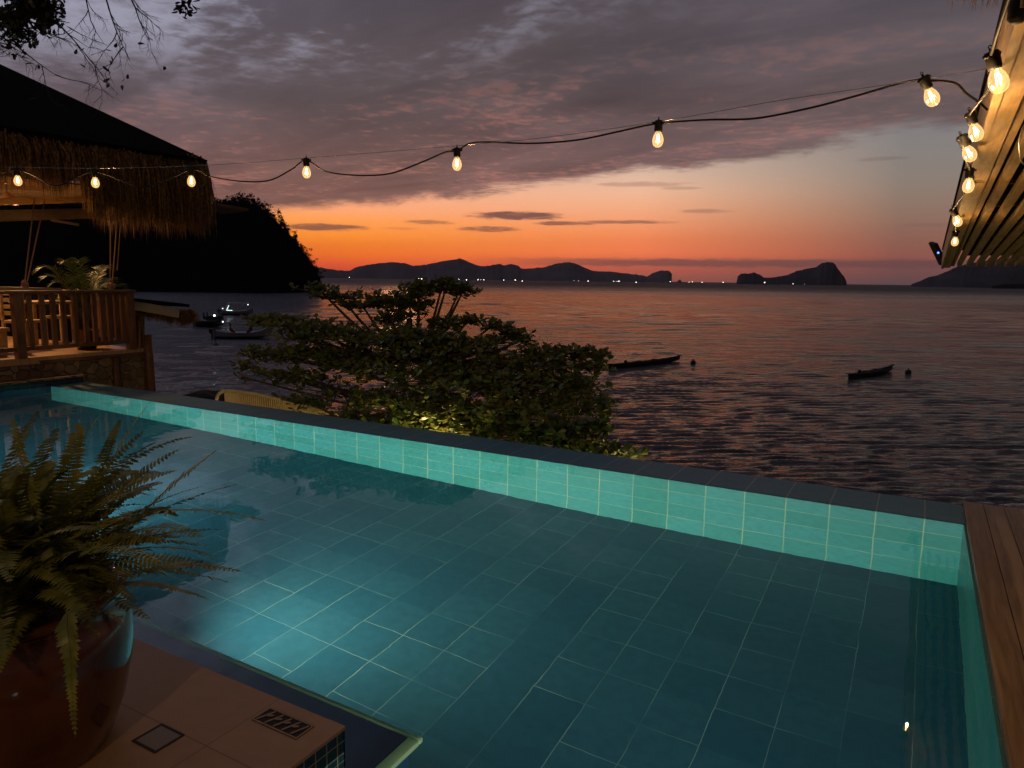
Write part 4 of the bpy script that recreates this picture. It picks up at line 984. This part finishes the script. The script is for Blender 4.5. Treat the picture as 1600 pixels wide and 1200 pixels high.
def person(parent_loc, shirt, lb, rz=0.):
    t = thing('person', lb, 'person', loc=parent_loc); t.rotation_euler = (0,0,rz)
    a = MB()   # seated figure, one continuous body
    pts = {'hip':(0,0,.45),'ch':(0,0,.80),'nk':(0,0,.95),'hd':(.02,0,1.08),'hl':(.02,0,1.2),'kl':(.40,.12,.45),'fl':(.42,.13,.05),'kr':(.40,-.12,.45),'fr':(.42,-.13,.05),'sl':(0,.2,.88),'el':(.12,.26,.62),'wl':(.33,.2,.52),'sr':(0,-.2,.88),'er':(.12,-.26,.62),'wr':(.33,-.2,.52),'tl':(.5,.13,.03),'tr':(.5,-.13,.03)}
    rad = {'hip':.15,'ch':.16,'nk':.055,'hd':.095,'hl':.08,'kl':.07,'fl':.05,'kr':.07,'fr':.05,'sl':.065,'el':.05,'wl':.035,'sr':.065,'er':.05,'wr':.035,'tl':.035,'tr':.035}
    ks = list(pts); ed = [('hip','ch'),('ch','nk'),('nk','hd'),('hd','hl'),('hip','kl'),('kl','fl'),('fl','tl'),('hip','kr'),('kr','fr'),('fr','tr'),('ch','sl'),('sl','el'),('el','wl'),('ch','sr'),('sr','er'),('er','wr')]
    me = bpy.data.meshes.new('body'); me.from_pydata([pts[k] for k in ks], [(ks.index(a_), ks.index(b_)) for a_, b_ in ed], [])
    o = bpy.data.objects.new('body', me); COL.objects.link(o); o.parent = t
    me.skin_vertices.new() if hasattr(me.skin_vertices, 'new') and not me.skin_vertices else None
    md = o.modifiers.new('skin', 'SKIN')
    for i, k in enumerate(ks): me.skin_vertices[0].data[i].radius = (rad[k],)*2
    me.skin_vertices[0].data[0].use_root = True
    o.modifiers.new('ss', 'SUBSURF').levels = 1; o.modifiers['ss'].render_levels = 1
    m_, N_, b_, _ = mat('clothes_and_skin', shirt, .8); z_ = N_.sep(objc(N_))[2]
    N_.put(b_.inputs['Base Color'], N_.mix(N_.m('GREATER_THAN', z_, .97), shirt, (.10,.055,.035))); me.materials.append(m_)
    a.sphere((.0,0,1.16), .115, 10, 6, (1,1,.8)); a.build('hair', M['black'], t, True)
    return t
def outboard(mb, x, z): 
    mb.box((x-.45, -.16, z+.10), (x-.02, .16, z+.52)); mb.beam((x-.22,0,z+.1), (x-.2,0,z-.5), .10, .16); mb.tube([(x-.05,0,z+.4), (x+.45,0,z+.5)], .03, 6)
def water_at(px, py):
    p = onz(px, py, SEA); return p
def boatframe(px0, px1, py):       # stern px, bow px at a water line py
    a_, b_ = water_at(px0, py), water_at(px1, py); c = (a_+b_)/2; return c, math.atan2((b_-a_).y, (b_-a_).x), (b_-a_).length
# nearest of the three: open boat with two people
c, rz, L_ = boatframe(335, 425, 528); 
bt = thing('motor_boat', 'long low white motorboat with a big outboard and two people in red, nearest of three', 'boat', 'motorboats on the dark water', c); bt.rotation_euler = (0,0,rz)
a = MB(); hull(a, L_, 1.9, .55, sheer=1.1); a.build('hull', M['hull_white'], bt); a = MB(); outboard(a, -L_/2, .35); bevel(a.build('outboard_motor', M['hull_dark'], bt), .05)
a = MB(); a.box((-.9,-.6,.3),(-.6,.6,.5)); a.box((1.2,-.5,.3),(1.5,.5,.5)); a.build('seat', M['hull_white'], bt)
dirb = Vector((math.cos(rz), math.sin(rz), 0))
person(c+dirb*(-L_*.22)+Vector((0,0,.15)), (.30,.03,.03), 'seated person in a red top near the outboard of the nearest motorboat', rz)
person(c+dirb*(L_*.14)+Vector((0,0,.15)), (.26,.02,.03), 'seated person in a red top amidships on the nearest motorboat', rz+2.8)
a = MB(); a.sphere(c+dirb*(-L_*.36)+Vector((0,0,1.0)), .05, 8, 6); a.tube([c+dirb*(-L_*.36)+Vector((0,0,.5)), c+dirb*(-L_*.36)+Vector((0,0,.97))], .02, 5)
# middle boat
c, rz, L_ = boatframe(306, 350, 511)
bt = thing('motor_boat', 'dark motorboat with outboard and lamp, between the nearest boat and the canopied one', 'boat', 'motorboats on the dark water', c); bt.rotation_euler = (0,0,rz)
a = MB(); hull(a, L_, 1.8, .7, sheer=.6); a.build('hull', M['hull_dark'], bt); a = MB(); outboard(a, -L_/2, .45); bevel(a.build('outboard_motor', M['hull_dark'], bt), .05)
a = MB(); a.box((-L_*.4,-.88,.72),(L_*.3,-.80,.80)); a.build('gunwale', M['hull_white'], bt)
a = MB(); a.sphere((L_*.48, -.2, .62), .06, 8, 6); a.build('lamp', M['cool_lamp'], bt)
a = MB(); a.box((-.2,-.7,.7),(1.4,-.66,1.25)); a.box((-.2,.66,.7),(1.4,.7,1.25)); a.build('windscreen', M['hull_dark'], bt)
dirb = Vector((math.cos(rz), math.sin(rz), 0))
person(c+dirb*(-L_*.20)+Vector((0,0,.45)), (.05,.03,.04), 'seated person in dark clothes toward the stern of the middle motorboat', rz)
person(c+dirb*(-L_*.08)+Vector((0,0,.45)), (.07,.04,.05), 'seated person in dark clothes amidships on the middle motorboat', rz)
# far boat with canopy
c, rz, L_ = boatframe(345, 396, 492)
bt = thing('canopy_boat', 'boat with a flat canopy on poles and bright lamps, farthest of the three', 'boat', 'motorboats on the dark water', c); bt.rotation_euler = (0,0,rz)
a = MB(); hull(a, L_, 2.2, .6, sheer=.7); a.build('hull', M['hull_white'], bt)
a = MB(); a.box((-L_*.30,-.95,1.75),(L_*.36,.95,1.82)); a.build('canopy', M['hull_white'], bt)
a = MB()
for x in (-L_*.28, -.1, L_*.34):
    for y in (-.9,.9): a.tube([(x,y,.5),(x,y,1.75)], .035, 6)
a.tube([(-L_*.28,-.9,1.7),(-L_*.36,-.9,.6)], .05, 6)
a.build('pole', M['hull_white'], bt)
a = MB(); a.tube([(-L_*.3,-.97,.75),(-L_*.12,-.97,.72)], .05, 6); a.tube([(-L_*.22,-.97,1.5),(-L_*.29,-.97,.8)], .05, 6); a.build('light_strip', emis('strip_lamp', (.75,.95,.9), 1.6, False), bt)
a = MB(); a.sphere((L_*.36,-.97,1.6), .05, 8, 6); a.sphere((-L_*.42,-.6,1.0), .05, 8, 6); a.build('lamp', M['cool_lamp'], bt)
a = MB(); outboard(a, -L_/2, .35); a.build('outboard_motor', M['hull_dark'], bt)
# lamp on a pole astern of the far boat
c = atd(335, 493, 62); t = thing('mooring_lamp', 'single bright white lamp on the water between the two farther boats', 'lamp')
a = MB(); a.sphere(c, .08, 10, 8); a.build('lamp', M['cool_lamp'], t); a = MB(); a.tube([Vector((c.x, c.y, SEA-.2)), c-Vector((0,0,.12))], .03, 6); a.sphere((c.x,c.y,SEA), .25, 12, 8, (1,1,.6)); a.build('float', M['hull_dark'], t)
# two moored canoes with buoys
for (x0_, x1_, py, lb, bx, by, lb2) in ((951,1062,573,'long narrow outrigger canoe moored just right of the tree',1083,566,'small dark buoy right of the long canoe'), (1326,1394,589,'shorter narrow canoe moored far to the right on the open water',1419,581,'small dark buoy right of the shorter canoe')):
    a0, b0 = water_at(x0_, py+3), water_at(x1_, py-9)
    c = (a0+b0)/2; rz = math.atan2((b0-a0).y, (b0-a0).x); L_ = (b0-a0).length
    bt = thing('canoe', lb, 'canoe', 'moored canoes', c+Vector((0,0,-.08))); bt.rotation_euler = (0,0,rz)
    a = MB(); hull(a, L_, .75, .34, sheer=.45, stern=.15); a.build('hull', M['hull_dark'], bt)
    a = MB(); a.beam((-L_/2-.15,0,.42), (-L_/2+.4,0,.38), .28, .05); a.beam((L_/2+.15,0,.54), (L_/2-.5,0,.44), .18, .05); a.build('end_board', M['hull_dark'], bt)
    a = MB(); a.sphere((-L_*.28,0,.45), .12, 8, 6); a.box((-L_*.1,-.3,.36),(-L_*.06,.3,.40)); a.box((L_*.12,-.3,.38),(L_*.16,.3,.42)); a.build('thwart', M['hull_dark'], bt)
    q = water_at(bx, by+2); t = thing('mooring_buoy', lb2, 'buoy', 'mooring buoys', q); a = MB(); a.sphere((0,0,.08), .20, 14, 10, (1,1,.9)); a.build('float', M['hull_dark'], t, True)
    a = MB(); a.tube([(0,0,.24),(0,0,.34)], .03, 6); a.build('ring', M['hull_dark'], t)
# far fishing boats with lamps on the horizon
fl = [(546,433.5,1.),(654,435,.8),(659,435.5,1.2),(717,436,.7),(729,437.5,1.2),(747,437,1.1),(751,437,.6),(756,437,1.),(787,437.5,.8),(805,437.5,1.1),(816,439,1.1),(897,438.5,.5),(904,438.5,.6),(919,439,1.),(959,439.3,1.1),(964,440,.6),(967,439.3,1.2),(994,441,1.),(1047,440,.9),(1077,440.5,.6),(1082,440.5,.8),(1097,441,.9),(1130,441,1.),(1195,441.5,1.2),(1239,443,.7),(1257,443,.8)]
pos_word = lambda x: 'below the tall peak' if 690 < x < 760 else 'left of the tall peak' if x < 690 else 'right of the tall peak' if x < 860 else 'in front of the long low ridge' if x < 1010 else 'between ridge and rocky island' if x < 1150 else 'in front of the rocky island'
protoB = None
cnt = {}
for x, y, s_ in fl: cnt[pos_word(x)] = cnt.get(pos_word(x), 0)+1
seen = {}
ordn = ['leftmost','second','third','fourth','fifth','sixth','seventh']
for x, y, s_ in fl:
    D = 1700
    if protoB is None:
        t = thing('fishing_boat', 'x', 'boat', 'far fishing boats with lamps on the horizon')
        a = MB(); hull(a, 9, 2.2, .9); a.build('hull', M['hull_dark'], t)
        a = MB(); a.tube([(0,0,.5),(0,0,2.6)], .08, 5); a.build('mast', M['hull_dark'], t)
        a = MB(); a.sphere((0,0,3.0), .46, 8, 6); a.build('lamp', M['far_lamp'], t); protoB = t; o = t
    else: o = dup(protoB)
    p = atd(x, y, D); o.location = (p.x, p.y, SEA-.1); o.rotation_euler = (0,0,random.uniform(0,3)); o.scale = (1, 1, 1)
    for ch in o.children:
        if ch.name.startswith('lamp'): ch.scale = (s_,)*3; ch.location = (0,0,3*(1-s_)+ (p.z-SEA-3))
    w_ = pos_word(x); k = seen.get(w_, 0); seen[w_] = k+1
    o['label'] = 'far boat lamp on the horizon %s, %s of %d' % (w_, 'first' if k == 0 else ordn[k], cnt[w_])

# unseen lamp on a pole, added to light the terrace from behind the viewer
t = thing('lamp_post', 'unseen lamp post added behind the viewer to light the terrace', 'lamp post')
a = MB(); a.tube([(3.2, -10.0, DZ), (3.2, -10.0, 5.3)], .05, 10); a.build('pole', M['black'], t)
a = MB(); a.lathe([(.02,.30),(.24,.12),(.25,.08),(.02,.20)], (3.2, -10.0, 5.2), 20); a.build('shade', M['black'], t)
lamp('lamp_post_glow', (3.2, -10.0, 5.25), 1700, (1,.60,.28), .12)

# ------------------------------------------------------------------ air
HAZE = True
if HAZE:
    a = MB(); a.box((-7300, -300, SEA-6), (7300, 7300, 420)); hz = a.build('haze', None); hz.data.materials.clear()
    m = bpy.data.materials.new('evening_haze'); m.use_nodes = True; N = NT(m.node_tree); N.nt.nodes.clear()
    out = N.node('ShaderNodeOutputMaterial'); v = N.node('ShaderNodeVolumePrincipled'); v.inputs['Density'].default_value = .00006; v.inputs['Color'].default_value = (.85,.8,.85,1)
    N.L.new(v.outputs[0], out.inputs['Volume']); hz.data.materials.append(m); tag(hz, kind='stuff')

# ------------------------------------------------------------------ render settings
scene.view_settings.view_transform = 'Standard'; scene.view_settings.look = 'None'; scene.view_settings.gamma = 1; scene.view_settings.exposure = 0
cy = scene.cycles
cy.use_denoising = True
try: cy.denoiser = 'OPENIMAGEDENOISE'; cy.denoising_input_passes = 'RGB_ALBEDO_NORMAL'
except Exception: pass
cy.caustics_reflective = False; cy.caustics_refractive = False
cy.max_bounces = 7; cy.diffuse_bounces = 3; cy.glossy_bounces = 3; cy.transmission_bounces = 5; cy.transparent_max_bounces = 12; cy.volume_bounces = 0
cy.sample_clamp_indirect = 3; cy.sample_clamp_direct = 0; cy.use_light_tree = True
cy.volume_step_rate = 5
